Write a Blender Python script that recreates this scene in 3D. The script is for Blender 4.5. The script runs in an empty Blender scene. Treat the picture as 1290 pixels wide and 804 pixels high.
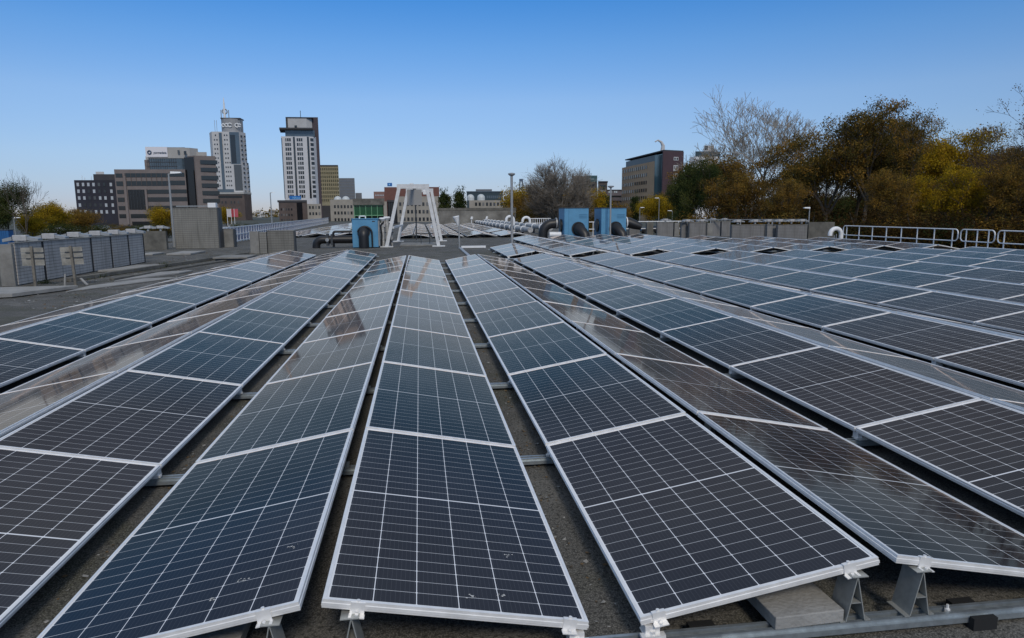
import bpy, math, random
from mathutils import Matrix, Vector, Euler
R = math.radians
S = bpy.context.scene
COL = S.collection

# ------------------------------------------------------------------ camera
CZ = 1.7618                       # eye height above the roof deck
FPX, PIT, YAW, ROL = 865.06, 0.1550, 0.1314, 0.0074
cam_d = bpy.data.cameras.new('camera'); cam = bpy.data.objects.new('camera', cam_d); COL.objects.link(cam)
cam_d.sensor_width = 36; cam_d.lens = FPX/1290*36; cam_d.clip_end = 12000; cam_d.clip_start = 0.05
_c, _s, _cp, _sp = math.cos(YAW), math.sin(YAW), math.cos(PIT), math.sin(PIT)
_r0 = Vector((_c, -_s, 0)); _u0 = Vector((_s*_sp, _c*_sp, _cp)); FWD = Vector((_s*_cp, _c*_cp, -_sp))
RGT = _r0*math.cos(ROL) - _u0*math.sin(ROL); UPV = _r0*math.sin(ROL) + _u0*math.cos(ROL)
M3 = Matrix((RGT, UPV, -FWD)).transposed()
cam.matrix_world = Matrix.Translation((0, 0, CZ)) @ M3.to_4x4()
S.camera = cam

# ------------------------------------------------------------------ sky and sun
SUN_EL, SUN_AZ = R(40), R(174)     # azimuth measured clockwise from +Y: behind the camera, to the left
W = bpy.data.worlds.new('World'); S.world = W; W.use_nodes = True
wn = W.node_tree; wn.nodes.clear()
sky = wn.nodes.new('ShaderNodeTexSky'); sky.sky_type = 'NISHITA'; sky.sun_disc = False
sky.sun_elevation = SUN_EL; sky.sun_rotation = SUN_AZ; sky.altitude = 0
sky.air_density = 1.0; sky.dust_density = 0.0; sky.ozone_density = 5.0
bg = wn.nodes.new('ShaderNodeBackground'); bg.inputs[1].default_value = 0.133
wo = wn.nodes.new('ShaderNodeOutputWorld')
_tc = wn.nodes.new('ShaderNodeTexCoord'); _sx = wn.nodes.new('ShaderNodeSeparateXYZ'); wn.links.new(_tc.outputs['Generated'], _sx.inputs[0])
_rp = wn.nodes.new('ShaderNodeValToRGB'); wn.links.new(_sx.outputs[2], _rp.inputs[0])      # clarity of the air by elevation
_tint = [(0.0, (.50, .52, .70)), (.02, (.575, .605, .83)), (.045, (.67, .69, .87)), (.076, (.79, .80, .93)), (.15, (.93, .97, 1.06)), (.22, (.68, .97, 1.17)), (.28, (.41, .90, 1.24))]
while len(_rp.color_ramp.elements) < len(_tint): _rp.color_ramp.elements.new(.5)
for _e, (_p, _k) in zip(_rp.color_ramp.elements, _tint): _e.position = _p; _e.color = (*[v*q for v, q in zip(_k, (.70, .71, .74))], 1)
_mx = wn.nodes.new('ShaderNodeMix'); _mx.data_type = 'RGBA'; _mx.blend_type = 'MULTIPLY'; _mx.inputs[0].default_value = 1
wn.links.new(sky.outputs[0], _mx.inputs[6]); wn.links.new(_rp.outputs[0], _mx.inputs[7])
_cr = wn.nodes.new('ShaderNodeValToRGB'); wn.links.new(_sx.outputs[2], _cr.inputs[0])      # unseen bright cloud layer added above the view for neutral light and reflections
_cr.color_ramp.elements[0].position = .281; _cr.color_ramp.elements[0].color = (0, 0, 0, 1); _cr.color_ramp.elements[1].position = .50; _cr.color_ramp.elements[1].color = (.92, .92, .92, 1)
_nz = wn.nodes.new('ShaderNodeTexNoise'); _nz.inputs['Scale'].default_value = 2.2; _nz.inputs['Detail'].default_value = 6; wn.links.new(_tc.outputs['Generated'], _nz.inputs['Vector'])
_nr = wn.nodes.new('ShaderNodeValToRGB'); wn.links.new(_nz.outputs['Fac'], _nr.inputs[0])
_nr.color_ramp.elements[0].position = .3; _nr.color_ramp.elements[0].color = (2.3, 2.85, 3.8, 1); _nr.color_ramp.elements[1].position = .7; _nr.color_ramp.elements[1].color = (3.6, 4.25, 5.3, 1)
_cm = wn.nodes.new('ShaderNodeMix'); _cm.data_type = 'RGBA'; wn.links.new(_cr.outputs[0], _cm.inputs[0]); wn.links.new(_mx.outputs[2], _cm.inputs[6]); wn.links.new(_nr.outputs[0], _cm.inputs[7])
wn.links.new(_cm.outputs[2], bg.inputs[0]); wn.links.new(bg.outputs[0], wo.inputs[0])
sd = bpy.data.lights.new('sun', 'SUN'); sd.energy = 1.7; sd.angle = R(12); sd.color = (1.0, 0.90, 0.76)
sun = bpy.data.objects.new('sun', sd); COL.objects.link(sun)
_dir = Vector((math.sin(SUN_AZ)*math.cos(SUN_EL), math.cos(SUN_AZ)*math.cos(SUN_EL), math.sin(SUN_EL)))
sun.rotation_euler = _dir.to_track_quat('Z', 'Y').to_euler()
S.view_settings.view_transform = 'Standard'; S.view_settings.look = 'None'
S.view_settings.gamma = 1; S.view_settings.exposure = 0.0
S.view_settings.use_curve_mapping = False

# ------------------------------------------------------------------ helpers
def ray(px, py):
    return FWD + RGT*((px-645)/FPX) + UPV*((402-py)/FPX)
def at(px, py, Y):                 # world point of a sight line at depth Y
    d = ray(px, py); t = Y/d.y
    return Vector((d.x*t, Y, CZ+d.z*t))
def zt(px, py, Y): return at(px, py, Y).z

MATS = {}
def mat(name, col, rough=0.7, metal=0.0, var=0.0, scale=3.0, bump=0.0, bscale=40.0, spec=0.5, detail=4, col2=None):
    m = bpy.data.materials.new(name); m.use_nodes = True; n = m.node_tree; p = n.nodes['Principled BSDF']
    p.inputs['Base Color'].default_value = (*col, 1); p.inputs['Roughness'].default_value = rough
    p.inputs['Metallic'].default_value = metal; p.inputs['Specular IOR Level'].default_value = spec
    if var or bump:
        tc = n.nodes.new('ShaderNodeTexCoord')
    if var:
        nz = n.nodes.new('ShaderNodeTexNoise'); nz.inputs['Scale'].default_value = scale; nz.inputs['Detail'].default_value = detail
        nz.inputs['Roughness'].default_value = 0.65
        n.links.new(tc.outputs['Object'], nz.inputs['Vector'])
        r = n.nodes.new('ShaderNodeValToRGB'); r.color_ramp.elements[0].position = 0.3; r.color_ramp.elements[1].position = 0.7
        a = [c*(1-var) for c in col]; b = [min(1, c*(1+var)) for c in (col2 or col)]
        r.color_ramp.elements[0].color = (*a, 1); r.color_ramp.elements[1].color = (*b, 1)
        n.links.new(nz.outputs['Fac'], r.inputs['Fac']); n.links.new(r.outputs['Color'], p.inputs['Base Color'])
    if bump:
        nb = n.nodes.new('ShaderNodeTexNoise'); nb.inputs['Scale'].default_value = bscale; nb.inputs['Detail'].default_value = 3
        n.links.new(tc.outputs['Object'], nb.inputs['Vector'])
        b = n.nodes.new('ShaderNodeBump'); b.inputs['Strength'].default_value = bump; b.inputs['Distance'].default_value = 0.02
        n.links.new(nb.outputs['Fac'], b.inputs['Height']); n.links.new(b.outputs['Normal'], p.inputs['Normal'])
    MATS[name] = m
    return m

def mnode(n, op, a, b=None, clamp=False):
    x = n.nodes.new('ShaderNodeMath'); x.operation = op; x.use_clamp = clamp
    for i, v in enumerate((a, b)):
        if v is None: continue
        if isinstance(v, (int, float)): x.inputs[i].default_value = v
        else: n.links.new(v, x.inputs[i])
    return x.outputs[0]
def mixc(n, fac, a, b):
    x = n.nodes.new('ShaderNodeMix'); x.data_type = 'RGBA'
    if isinstance(fac, (int, float)): x.inputs[0].default_value = fac
    else: n.links.new(fac, x.inputs[0])
    for i, v in ((6, a), (7, b)):
        if isinstance(v, tuple): x.inputs[i].default_value = (*v, 1)
        else: n.links.new(v, x.inputs[i])
    return x.outputs[2]

class MB:
    """collects shapes and links them as ONE mesh object"""
    def __init__(s): s.v = []; s.f = []; s.mi = []; s.cur = 0
    def add(s, vs, fs, M=None):
        k = len(s.v)
        s.v += [tuple(M @ Vector(p)) if M else tuple(p) for p in vs]
        s.f += [tuple(i+k for i in f) for f in fs]; s.mi += [s.cur]*len(fs)
    def box(s, x0, x1, y0, y1, z0, z1, M=None):
        s.add([(x0,y0,z0),(x1,y0,z0),(x1,y1,z0),(x0,y1,z0),(x0,y0,z1),(x1,y0,z1),(x1,y1,z1),(x0,y1,z1)],
              [(3,2,1,0),(4,5,6,7),(0,1,5,4),(1,2,6,5),(2,3,7,6),(3,0,4,7)], M)
    def bar(s, a, b, w, h):           # rectangular bar from a to b
        a = Vector(a); b = Vector(b); d = b-a; L = d.length
        q = d.to_track_quat('X', 'Z').to_matrix().to_4x4()
        s.box(0, L, -w/2, w/2, -h/2, h/2, Matrix.Translation(a) @ q)
    def tube(s, pts, r, n=8, cap=True, r1=None):
        pts = [Vector(p) for p in pts]; N = len(pts); k = len(s.v); prev = None
        for i, p in enumerate(pts):
            d = (pts[min(i+1, N-1)]-pts[max(i-1, 0)]).normalized()
            if prev is None:
                u = d.orthogonal().normalized()
            else:
                u = (prev - d*prev.dot(d)).normalized()
            prev = u; w = d.cross(u)
            rr = r if r1 is None else r+(r1-r)*i/(N-1)
            if isinstance(r, (list, tuple)): rr = r[i]
            for j in range(n):
                a = 2*math.pi*j/n
                s.v.append(tuple(p + u*(rr*math.cos(a)) + w*(rr*math.sin(a))))
        for i in range(N-1):
            for j in range(n):
                a = k+i*n+j; b = k+i*n+(j+1) % n
                s.f.append((a, b, b+n, a+n)); s.mi.append(s.cur)
        if cap:
            s.f.append(tuple(k+j for j in reversed(range(n)))); s.f.append(tuple(k+(N-1)*n+j for j in range(n))); s.mi += [s.cur]*2
    def prism(s, poly, z0, z1, M=None):   # CCW footprint extruded upwards
        n = len(poly)
        vs = [(x, y, z0) for x, y in poly] + [(x, y, z1) for x, y in poly]
        fs = [tuple(reversed(range(n))), tuple(range(n, 2*n))] + [(i, (i+1) % n, n+(i+1) % n, n+i) for i in range(n)]
        s.add(vs, fs, M)
    def lathe(s, prof, n=16, M=None):     # (r, z) profile round Z
        vs = [(r*math.cos(2*math.pi*j/n), r*math.sin(2*math.pi*j/n), z) for r, z in prof for j in range(n)]
        fs = [(i*n+j, i*n+(j+1) % n, (i+1)*n+(j+1) % n, (i+1)*n+j) for i in range(len(prof)-1) for j in range(n)]
        fs += [tuple(reversed(range(n))), tuple((len(prof)-1)*n+j for j in range(n))]
        s.add(vs, fs, M)
    def mesh(s, name, mats):
        me = bpy.data.meshes.new(name); me.from_pydata(s.v, [], s.f)
        for m in (mats if isinstance(mats, (list, tuple)) else [mats]): me.materials.append(m)
        if max(s.mi or [0]): me.polygons.foreach_set('material_index', s.mi)
        return me
    def build(s, name, mats, parent=None, smooth=False, bevel=0, origin=None):
        if origin is not None:
            o = Vector(origin); s.v = [tuple(Vector(p)-o) for p in s.v]
        me = s.mesh(name, mats)
        if smooth:
            me.polygons.foreach_set('use_smooth', [True]*len(me.polygons))
        ob = link(name, me, parent, origin or (0, 0, 0))
        if smooth:
            try: me.set_sharp_from_angle(angle=R(40))
            except Exception: pass
        if bevel:
            b = ob.modifiers.new('bevel', 'BEVEL'); b.width = bevel; b.segments = 2; b.limit_method = 'ANGLE'
        return ob

def link(name, me, parent=None, loc=(0, 0, 0), rot=(0, 0, 0), scale=(1, 1, 1)):
    o = bpy.data.objects.new(name, me); COL.objects.link(o)
    o.location = loc; o.rotation_euler = rot; o.scale = scale
    if parent: o.parent = parent
    return o
def tag(o, label=None, cat=None, group=None, kind=None):
    if label: o['label'] = label
    if cat: o['category'] = cat
    if group: o['group'] = group
    if kind: o['kind'] = kind
    return o
def thing(name, label, cat, loc=(0, 0, 0), group=None, rotz=0):
    o = bpy.data.objects.new(name, None); COL.objects.link(o); o.empty_display_size = 0.2
    o.location = loc; o.rotation_euler = (0, 0, rotz)
    return tag(o, label, cat, group)
def kids(o): return [c for c in COL.objects if c.parent == o]
def copy_tree(o, parent=None, children=None):
    c = o.copy(); COL.objects.link(c)
    if parent: c.parent = parent
    for ch in (children if children is not None else list(o.children)): copy_tree(ch, c)
    return c
_unit = {}
def cube_part(name, m, parent, c, size, rotz=0):     # box part that shares one mesh per material; c in the parent's frame
    if m.name not in _unit:
        b = MB(); b.box(-.5, .5, -.5, .5, -.5, .5); _unit[m.name] = b.mesh('block', m)
    return link(name, _unit[m.name], parent, c, (0, 0, rotz), size)
class Panes:
    """windows of one building: the first hundred as parts, the rest as one part"""
    def __init__(s, parent, m, name='window'): s.p = parent; s.m = m; s.name = name; s.n = 0; s.rest = None
    def add(s, c, size, rotz=0):
        s.n += 1
        if s.n <= 98: return cube_part(s.name, s.m, s.p, c, size, rotz)
        if s.rest is None: s.rest = MB()
        M = Matrix.LocRotScale(Vector(c), Euler((0, 0, rotz)), Vector(size))
        s.rest.box(-.5, .5, -.5, .5, -.5, .5, M)
    def end(s):
        if s.rest: tag(s.rest.build(s.name, s.m, s.p), kind='stuff')

# ------------------------------------------------------------------ materials
ALU = mat('aluminium', (.80, .79, .77), .36, .25, var=.10, scale=14)
GALV = mat('galvanised steel', (.37, .41, .43), .42, .7, var=.18, scale=20)
RUBBER = mat('black rubber', (.012, .012, .012), .8)
WHITEM = mat('white paint', (.74, .75, .75), .45, var=.08, scale=5)
GREYM = mat('grey metal', (.32, .33, .33), .45, .3, var=.1, scale=6)
DARKM = mat('dark metal', (.05, .055, .06), .5, .2)
CONC = mat('concrete', (.20, .195, .18), .9, var=.28, scale=2.2, bump=.4, bscale=30)
CONC_D = mat('weathered concrete', (.12, .115, .10), .92, var=.45, scale=1.3, bump=.4, bscale=20)
SLABM = mat('pale slab', (.27, .265, .25), .9, var=.22, scale=3, bump=.3, bscale=50)
BLUEB = mat('blue painted steel', (.085, .26, .43), .5, var=.10, scale=2.5)
BLACKD = mat('black duct', (.012, .012, .013), .45)
GLASS_D = mat('dark window glass', (.025, .03, .035), .08, spec=.6)
_n = GLASS_D.node_tree; _oi = _n.nodes.new('ShaderNodeObjectInfo'); _r = _n.nodes.new('ShaderNodeValToRGB'); _n.links.new(_oi.outputs['Random'], _r.inputs[0])   # blinds drawn in some windows
_r.color_ramp.interpolation = 'CONSTANT'; _r.color_ramp.elements.new(.5); _r.color_ramp.elements.new(.5)
for _e, (_p, _k) in zip(_r.color_ramp.elements, ((0, (.018, .021, .025)), (.45, (.03, .036, .042)), (.72, (.07, .075, .08)), (.9, (.17, .17, .165)))): _e.position = _p; _e.color = (*_k, 1)
_n.links.new(_r.outputs[0], _n.nodes['Principled BSDF'].inputs['Base Color'])
GLASS_B = mat('blue window glass', (.06, .085, .11), .08, spec=.7, var=.3, scale=.4)
RIBBON = mat('ribbon glass', (.016, .02, .023), .07, spec=.6)
GLASS_P = mat('pale window', (.42, .45, .48), .3)  # paleness of reflecting panes put into the base colour

def panel_material():
    m = bpy.data.materials.new('solar cells under glass'); m.use_nodes = True; n = m.node_tree; p = n.nodes['Principled BSDF']
    uv = n.nodes.new('ShaderNodeUVMap'); uv.uv_map = 'panel'
    sep = n.nodes.new('ShaderNodeSeparateXYZ'); n.links.new(uv.outputs[0], sep.inputs[0])
    u, v = sep.outputs[0], sep.outputs[1]
    CW, CH = 0.1665, 0.0851
    cu = mnode(n, 'DIVIDE', mnode(n, 'SUBTRACT', u, 0.0195), CW)
    du = mnode(n, 'MULTIPLY', mnode(n, 'PINGPONG', cu, 0.5), CW)
    vv = mnode(n, 'SUBTRACT', mnode(n, 'ABSOLUTE', mnode(n, 'SUBTRACT', v, 1.047)), 0.0045)
    dv = mnode(n, 'MULTIPLY', mnode(n, 'PINGPONG', mnode(n, 'DIVIDE', vv, CH), 0.5), CH)
    col = mnode(n, 'LESS_THAN', du, 0.0017)
    row = mnode(n, 'LESS_THAN', dv, 0.0014)
    mid = mnode(n, 'LESS_THAN', vv, 0.0)
    cor = mnode(n, 'LESS_THAN', mnode(n, 'ADD', du, dv), 0.0062)
    edge = mnode(n, 'GREATER_THAN', vv, 1.0215)
    eu = mnode(n, 'GREATER_THAN', mnode(n, 'ABSOLUTE', mnode(n, 'SUBTRACT', u, 0.519)), 0.4995)
    white = mnode(n, 'MAXIMUM', mnode(n, 'MAXIMUM', mnode(n, 'MAXIMUM', col, mid), mnode(n, 'MAXIMUM', edge, eu)), cor)
    db = mnode(n, 'PINGPONG', mnode(n, 'ADD', mnode(n, 'MULTIPLY', cu, 9.0), 0.5), 0.5)
    bus = mnode(n, 'LESS_THAN', db, 0.022)
    tc = n.nodes.new('ShaderNodeTexCoord'); oi = n.nodes.new('ShaderNodeObjectInfo')
    nz = n.nodes.new('ShaderNodeTexNoise'); nz.inputs['Scale'].default_value = 2.3; nz.inputs['Detail'].default_value = 5
    vec = n.nodes.new('ShaderNodeVectorMath'); vec.operation = 'ADD'
    n.links.new(uv.outputs[0], vec.inputs[0]); n.links.new(oi.outputs['Location'], vec.inputs[1])
    n.links.new(vec.outputs[0], nz.inputs['Vector'])
    base = mixc(n, oi.outputs['Random'], (.007, .008, .013), (.011, .012, .018))
    c1 = mixc(n, mnode(n, 'MULTIPLY', bus, .5), base, (.13, .135, .15))
    c2 = mixc(n, mnode(n, 'MULTIPLY', row, .9), c1, (.58, .59, .60))
    c3 = mixc(n, white, c2, (.80, .81, .82))
    edge_d = mnode(n, 'MAXIMUM', mnode(n, 'SUBTRACT', mnode(n, 'ABSOLUTE', mnode(n, 'SUBTRACT', u, .519)), .455), 0.0)   # grime creeping in from the frame
    grime = mnode(n, 'MULTIPLY', mnode(n, 'MULTIPLY', edge_d, 3.0), mnode(n, 'SUBTRACT', nz.outputs['Fac'], .25, True))
    n.links.new(c3, p.inputs['Base Color'])
    p.inputs['Roughness'].default_value = .6; p.inputs['Specular IOR Level'].default_value = 0
    fr = n.nodes.new('ShaderNodeFresnel'); fr.inputs['IOR'].default_value = 1.45
    gl = n.nodes.new('ShaderNodeBsdfGlossy')
    rp = n.nodes.new('ShaderNodeValToRGB'); n.links.new(fr.outputs[0], rp.inputs[0])      # painted reflection tint by angle: greys the blue sky, darkens mid angles
    for q in range(3): rp.color_ramp.elements.new(.5)
    for e, (q, c) in zip(rp.color_ramp.elements, ((.05, (.74, .79, .88)), (.105, (.77, .68, .60)), (.19, (.72, .50, .34)), (.37, (1, .655, .43)), (.80, (1, .92, .85)))): e.position = q; e.color = (*c, 1)
    n.links.new(rp.outputs[0], gl.inputs['Color'])
    n.links.new(mnode(n, 'ADD', mnode(n, 'MULTIPLY', nz.outputs['Fac'], .05), .022), gl.inputs['Roughness'])
    ms = n.nodes.new('ShaderNodeMixShader'); out = n.nodes['Material Output']
    n.links.new(fr.outputs[0], ms.inputs[0]); n.links.new(p.outputs[0], ms.inputs[1]); n.links.new(gl.outputs[0], ms.inputs[2])
    # dust and grime noise with painted sheen at flat angles, imitating bright sky reflection
    lw = n.nodes.new('ShaderNodeLayerWeight'); lw.inputs['Blend'].default_value = .5
    cosv = mnode(n, 'MAXIMUM', mnode(n, 'SUBTRACT', 1.0, lw.outputs['Facing']), .02)
    tau = mnode(n, 'ADD', mnode(n, 'MULTIPLY', mnode(n, 'SUBTRACT', nz.outputs['Fac'], .2, True), .0052), mnode(n, 'MULTIPLY', grime, .03))
    cov = mnode(n, 'MINIMUM', .10, mnode(n, 'SUBTRACT', 1.0, mnode(n, 'EXPONENT', mnode(n, 'MULTIPLY', mnode(n, 'DIVIDE', tau, mnode(n, 'POWER', cosv, 2.2)), -1.0))))
    du_ = n.nodes.new('ShaderNodeBsdfDiffuse'); du_.inputs[0].default_value = (.50, .53, .57, 1)
    m2 = n.nodes.new('ShaderNodeMixShader'); n.links.new(cov, m2.inputs[0]); n.links.new(ms.outputs[0], m2.inputs[1]); n.links.new(du_.outputs[0], m2.inputs[2])
    n.links.new(m2.outputs[0], out.inputs['Surface'])
    return m
CELLS = panel_material()

def roof_material():
    m = bpy.data.materials.new('gritty roof felt'); m.use_nodes = True; n = m.node_tree; p = n.nodes['Principled BSDF']
    tc = n.nodes.new('ShaderNodeTexCoord')
    def noise(sc, det=4, dist=0):
        x = n.nodes.new('ShaderNodeTexNoise'); x.inputs['Scale'].default_value = sc; x.inputs['Detail'].default_value = det
        x.inputs['Distortion'].default_value = dist
        n.links.new(tc.outputs['Object'], x.inputs['Vector']); return x.outputs['Fac']
    big = noise(.35, 6); mid_ = noise(2.2, 5, .6); grit = noise(130, 2); grit2 = noise(48, 3)
    def ramp(f, a, b, ca, cb):
        r = n.nodes.new('ShaderNodeValToRGB'); r.color_ramp.elements[0].position = a; r.color_ramp.elements[1].position = b
        r.color_ramp.elements[0].color = (*ca, 1); r.color_ramp.elements[1].color = (*cb, 1); n.links.new(f, r.inputs[0]); return r.outputs[0]
    base = ramp(big, .35, .68, (.038, .037, .033), (.100, .097, .089))
    worn = mixc(n, ramp(mid_, .50, .68, (0, 0, 0), (.75, .75, .75)), base, (.165, .160, .148))
    moss = mixc(n, ramp(noise(.9, 6, 1.0), .50, .62, (0, 0, 0), (.8, .8, .8)), worn, (.036, .038, .020))
    g = mixc(n, ramp(grit, .46, .60, (0, 0, 0), (1, 1, 1)), moss, (.26, .25, .225))
    gg = mixc(n, .55, moss, g)
    d = mixc(n, ramp(grit2, .50, .64, (0, 0, 0), (.8, .8, .8)), gg, (.03, .03, .027))
    n.links.new(d, p.inputs['Base Color']); p.inputs['Roughness'].default_value = .93; p.inputs['Specular IOR Level'].default_value = .3
    b = n.nodes.new('ShaderNodeBump'); b.inputs['Strength'].default_value = .55; b.inputs['Distance'].default_value = .01
    n.links.new(grit, b.inputs['Height']); n.links.new(b.outputs[0], p.inputs['Normal'])
    return m
ROOF = roof_material()

def tile_material(name, c, mortar, bw, bh, gap):
    """square tiles set into a vertical face; metres, laid out along the wall's own x or y and its height"""
    m = bpy.data.materials.new(name); m.use_nodes = True; n = m.node_tree; p = n.nodes['Principled BSDF']
    tc = n.nodes.new('ShaderNodeTexCoord'); sp = n.nodes.new('ShaderNodeSeparateXYZ'); n.links.new(tc.outputs['Object'], sp.inputs[0])
    s = mnode(n, 'ADD', sp.outputs[0], sp.outputs[1])
    fu = mnode(n, 'MULTIPLY', mnode(n, 'PINGPONG', mnode(n, 'DIVIDE', s, bw), .5), bw)
    fv = mnode(n, 'MULTIPLY', mnode(n, 'PINGPONG', mnode(n, 'DIVIDE', sp.outputs[2], bh), .5), bh)
    line = mnode(n, 'MAXIMUM', mnode(n, 'LESS_THAN', fu, gap*.45), mnode(n, 'LESS_THAN', fv, gap*1.25))
    nz = n.nodes.new('ShaderNodeTexNoise'); nz.inputs['Scale'].default_value = 1.6; nz.inputs['Detail'].default_value = 5
    n.links.new(tc.outputs['Object'], nz.inputs['Vector'])
    a = mixc(n, nz.outputs['Fac'], tuple(x*.72 for x in c), tuple(x*1.22 for x in c))
    oi = n.nodes.new('ShaderNodeObjectInfo'); st = n.nodes.new('ShaderNodeTexNoise'); st.inputs['Scale'].default_value = 1.0; st.inputs['Detail'].default_value = 6
    mp = n.nodes.new('ShaderNodeMapping'); mp.inputs['Scale'].default_value = (9, 9, .8); n.links.new(tc.outputs['Object'], mp.inputs[0]); n.links.new(mp.outputs[0], st.inputs['Vector'])
    a2 = mixc(n, mnode(n, 'MULTIPLY', mnode(n, 'SUBTRACT', st.outputs['Fac'], .5, True), 2.2, True), mixc(n, line, a, mortar), (.07, .07, .06))      # water streaks
    v = n.nodes.new('ShaderNodeHueSaturation'); n.links.new(a2, v.inputs['Color']); n.links.new(mnode(n, 'ADD', mnode(n, 'MULTIPLY', oi.outputs['Random'], .45), .8), v.inputs['Value'])
    n.links.new(v.outputs[0], p.inputs['Base Color']); p.inputs['Roughness'].default_value = .8
    return m
TILE = tile_material('grey wall tiles', (.37, .355, .335), (.21, .20, .19), .16, .085, .008)
TILE_R = tile_material('dark grey wall tiles', (.225, .22, .215), (.13, .13, .125), .16, .085, .008)
TILE_B = tile_material('beige wall tiles', (.19, .185, .165), (.11, .105, .095), .11, .11, .008)

def leaf_material(name, cols):
    m = bpy.data.materials.new(name); m.use_nodes = True; n = m.node_tree; n.nodes.clear()
    at_ = n.nodes.new('ShaderNodeAttribute'); at_.attribute_name = 'tint'
    r = n.nodes.new('ShaderNodeValToRGB'); n.links.new(at_.outputs['Fac'], r.inputs[0])
    while len(r.color_ramp.elements) < len(cols): r.color_ramp.elements.new(.5)
    for i, c in enumerate(cols):
        r.color_ramp.elements[i].position = i/(len(cols)-1); r.color_ramp.elements[i].color = (*c, 1)
    d = n.nodes.new('ShaderNodeBsdfDiffuse'); t = n.nodes.new('ShaderNodeBsdfTranslucent'); mx = n.nodes.new('ShaderNodeMixShader')
    mx.inputs[0].default_value = .36; o = n.nodes.new('ShaderNodeOutputMaterial')
    n.links.new(r.outputs[0], d.inputs[0]); n.links.new(r.outputs[0], t.inputs[0])
    n.links.new(d.outputs[0], mx.inputs[1]); n.links.new(t.outputs[0], mx.inputs[2]); n.links.new(mx.outputs[0], o.inputs[0])
    return m
BARK = mat('bark', (.085, .07, .055), .9, var=.3, scale=6)
BARK_P = mat('pale bark', (.25, .225, .19), .9, var=.25, scale=6)
LEAF = {
 'olive': leaf_material('olive autumn leaves', [(.038, .040, .015), (.115, .092, .028), (.22, .145, .036), (.38, .20, .036)]),
 'green': leaf_material('dark green leaves', [(.018, .032, .013), (.040, .060, .022), (.075, .09, .030), (.10, .10, .03)]),
 'yellow': leaf_material('yellow autumn leaves', [(.08, .075, .02), (.26, .19, .02), (.50, .33, .02), (.24, .14, .02)]),
 'rust': leaf_material('rusty leaves', [(.045, .038, .018), (.13, .090, .030), (.28, .155, .032), (.19, .15, .036)]),
 'dark': leaf_material('dark brown leaves', [(.020, .016, .010), (.045, .030, .014), (.075, .042, .014), (.055, .045, .016)]),
 'brown': leaf_material('thin brown leaves', [(.075, .055, .040), (.12, .080, .050), (.16, .10, .055), (.13, .11, .05)]),
}

# ------------------------------------------------------------------ ground, roof deck
GZ = -2.6
b = MB(); b.add([(-6000,-3000,GZ),(6000,-3000,GZ),(6000,6000,GZ),(-6000,6000,GZ)], [(0,1,2,3)])
tag(b.build('ground', mat('distant ground', (.055, .06, .045), .95, var=.4, scale=.02)), kind='structure')
b = MB(); b.prism([(-15.5,-14),(23.6,-14),(23.6,47.9),(14.5,47.9),(14.5,132),(-18.5,132),(-18.5,47.9),(-15.5,47.9)], GZ-.2, 0)
tag(b.build('roof_deck', ROOF), kind='structure')
b = MB(); b.box(-140, 60, 175, 205, GZ+.003, GZ+.006)
tag(b.build('road', mat('asphalt', (.05, .05, .052), .9, var=.2, scale=.5)), kind='structure')

# ------------------------------------------------------------------ solar arrays
ZL, DZ, GR, GV, X0, Y0 = .15, .1790, .0864, .2108, -.4426, 2.4494
PW, PL = 1.038, 2.094; STEP = PL+.02
WX = math.sqrt(PW**2-DZ**2); TP = 2*WX+GR+GV; TILT = math.asin(DZ/PW)
FD = .035
def glass_geo():
    x, y = PW/2-.006, PL/2-.006
    vs = [(-x,-y,-.004),(x,-y,-.004),(x,y,-.004),(-x,y,-.004),(-x,-y,-.010),(x,-y,-.010),(x,y,-.010),(-x,y,-.010)]
    return vs, [(0,1,2,3),(7,6,5,4)]
def frame_geo():
    hx, hy = PW/2, PL/2
    prof = [(.0125,0),(0,0),(0,-.012),(-.0025,-.014),(-.0025,-.026),(0,-.028),(0,-FD),(.028,-FD),(.028,-FD+.002),(.0125,-.008)]
    vs = []; fs = []
    for sx, sy in ((-1,-1),(1,-1),(1,1),(-1,1)):
        for d, z in prof: vs.append((sx*(hx-d), sy*(hy-d), z))
    k = len(prof)
    for c in range(4):
        for i in range(k):
            a = c*k+i; b2 = c*k+(i+1) % k; d = ((c+1) % 4)*k
            fs.append((a, b2, d+(i+1) % k, d+i))
    return vs, fs
def add_uv(me, data):
    l = me.uv_layers.new(name='panel'); l.data.foreach_set('uv', data)
gb = MB(); gb.add(*glass_geo()); glass_me = gb.mesh('glass', CELLS)
add_uv(glass_me, [c for lp in glass_me.loops for c in (glass_me.vertices[lp.vertex_index].co.x+PW/2, glass_me.vertices[lp.vertex_index].co.y+PL/2)])
fb = MB(); fb.add(*frame_geo()); frame_me = fb.mesh('frame', ALU)

def panel_matrix(k, side, y, zoff=0):    # tent k, side -1 left/+1 right of its ridge; the panel's centre
    x = X0 + k*TP + side*(GR/2 + WX/2)
    return Matrix.Translation((x, y+PL/2, ZL+DZ/2+zoff)) @ Euler((0, side*TILT+(.010 if side > 0 else 0), 0)).to_matrix().to_4x4()

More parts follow.
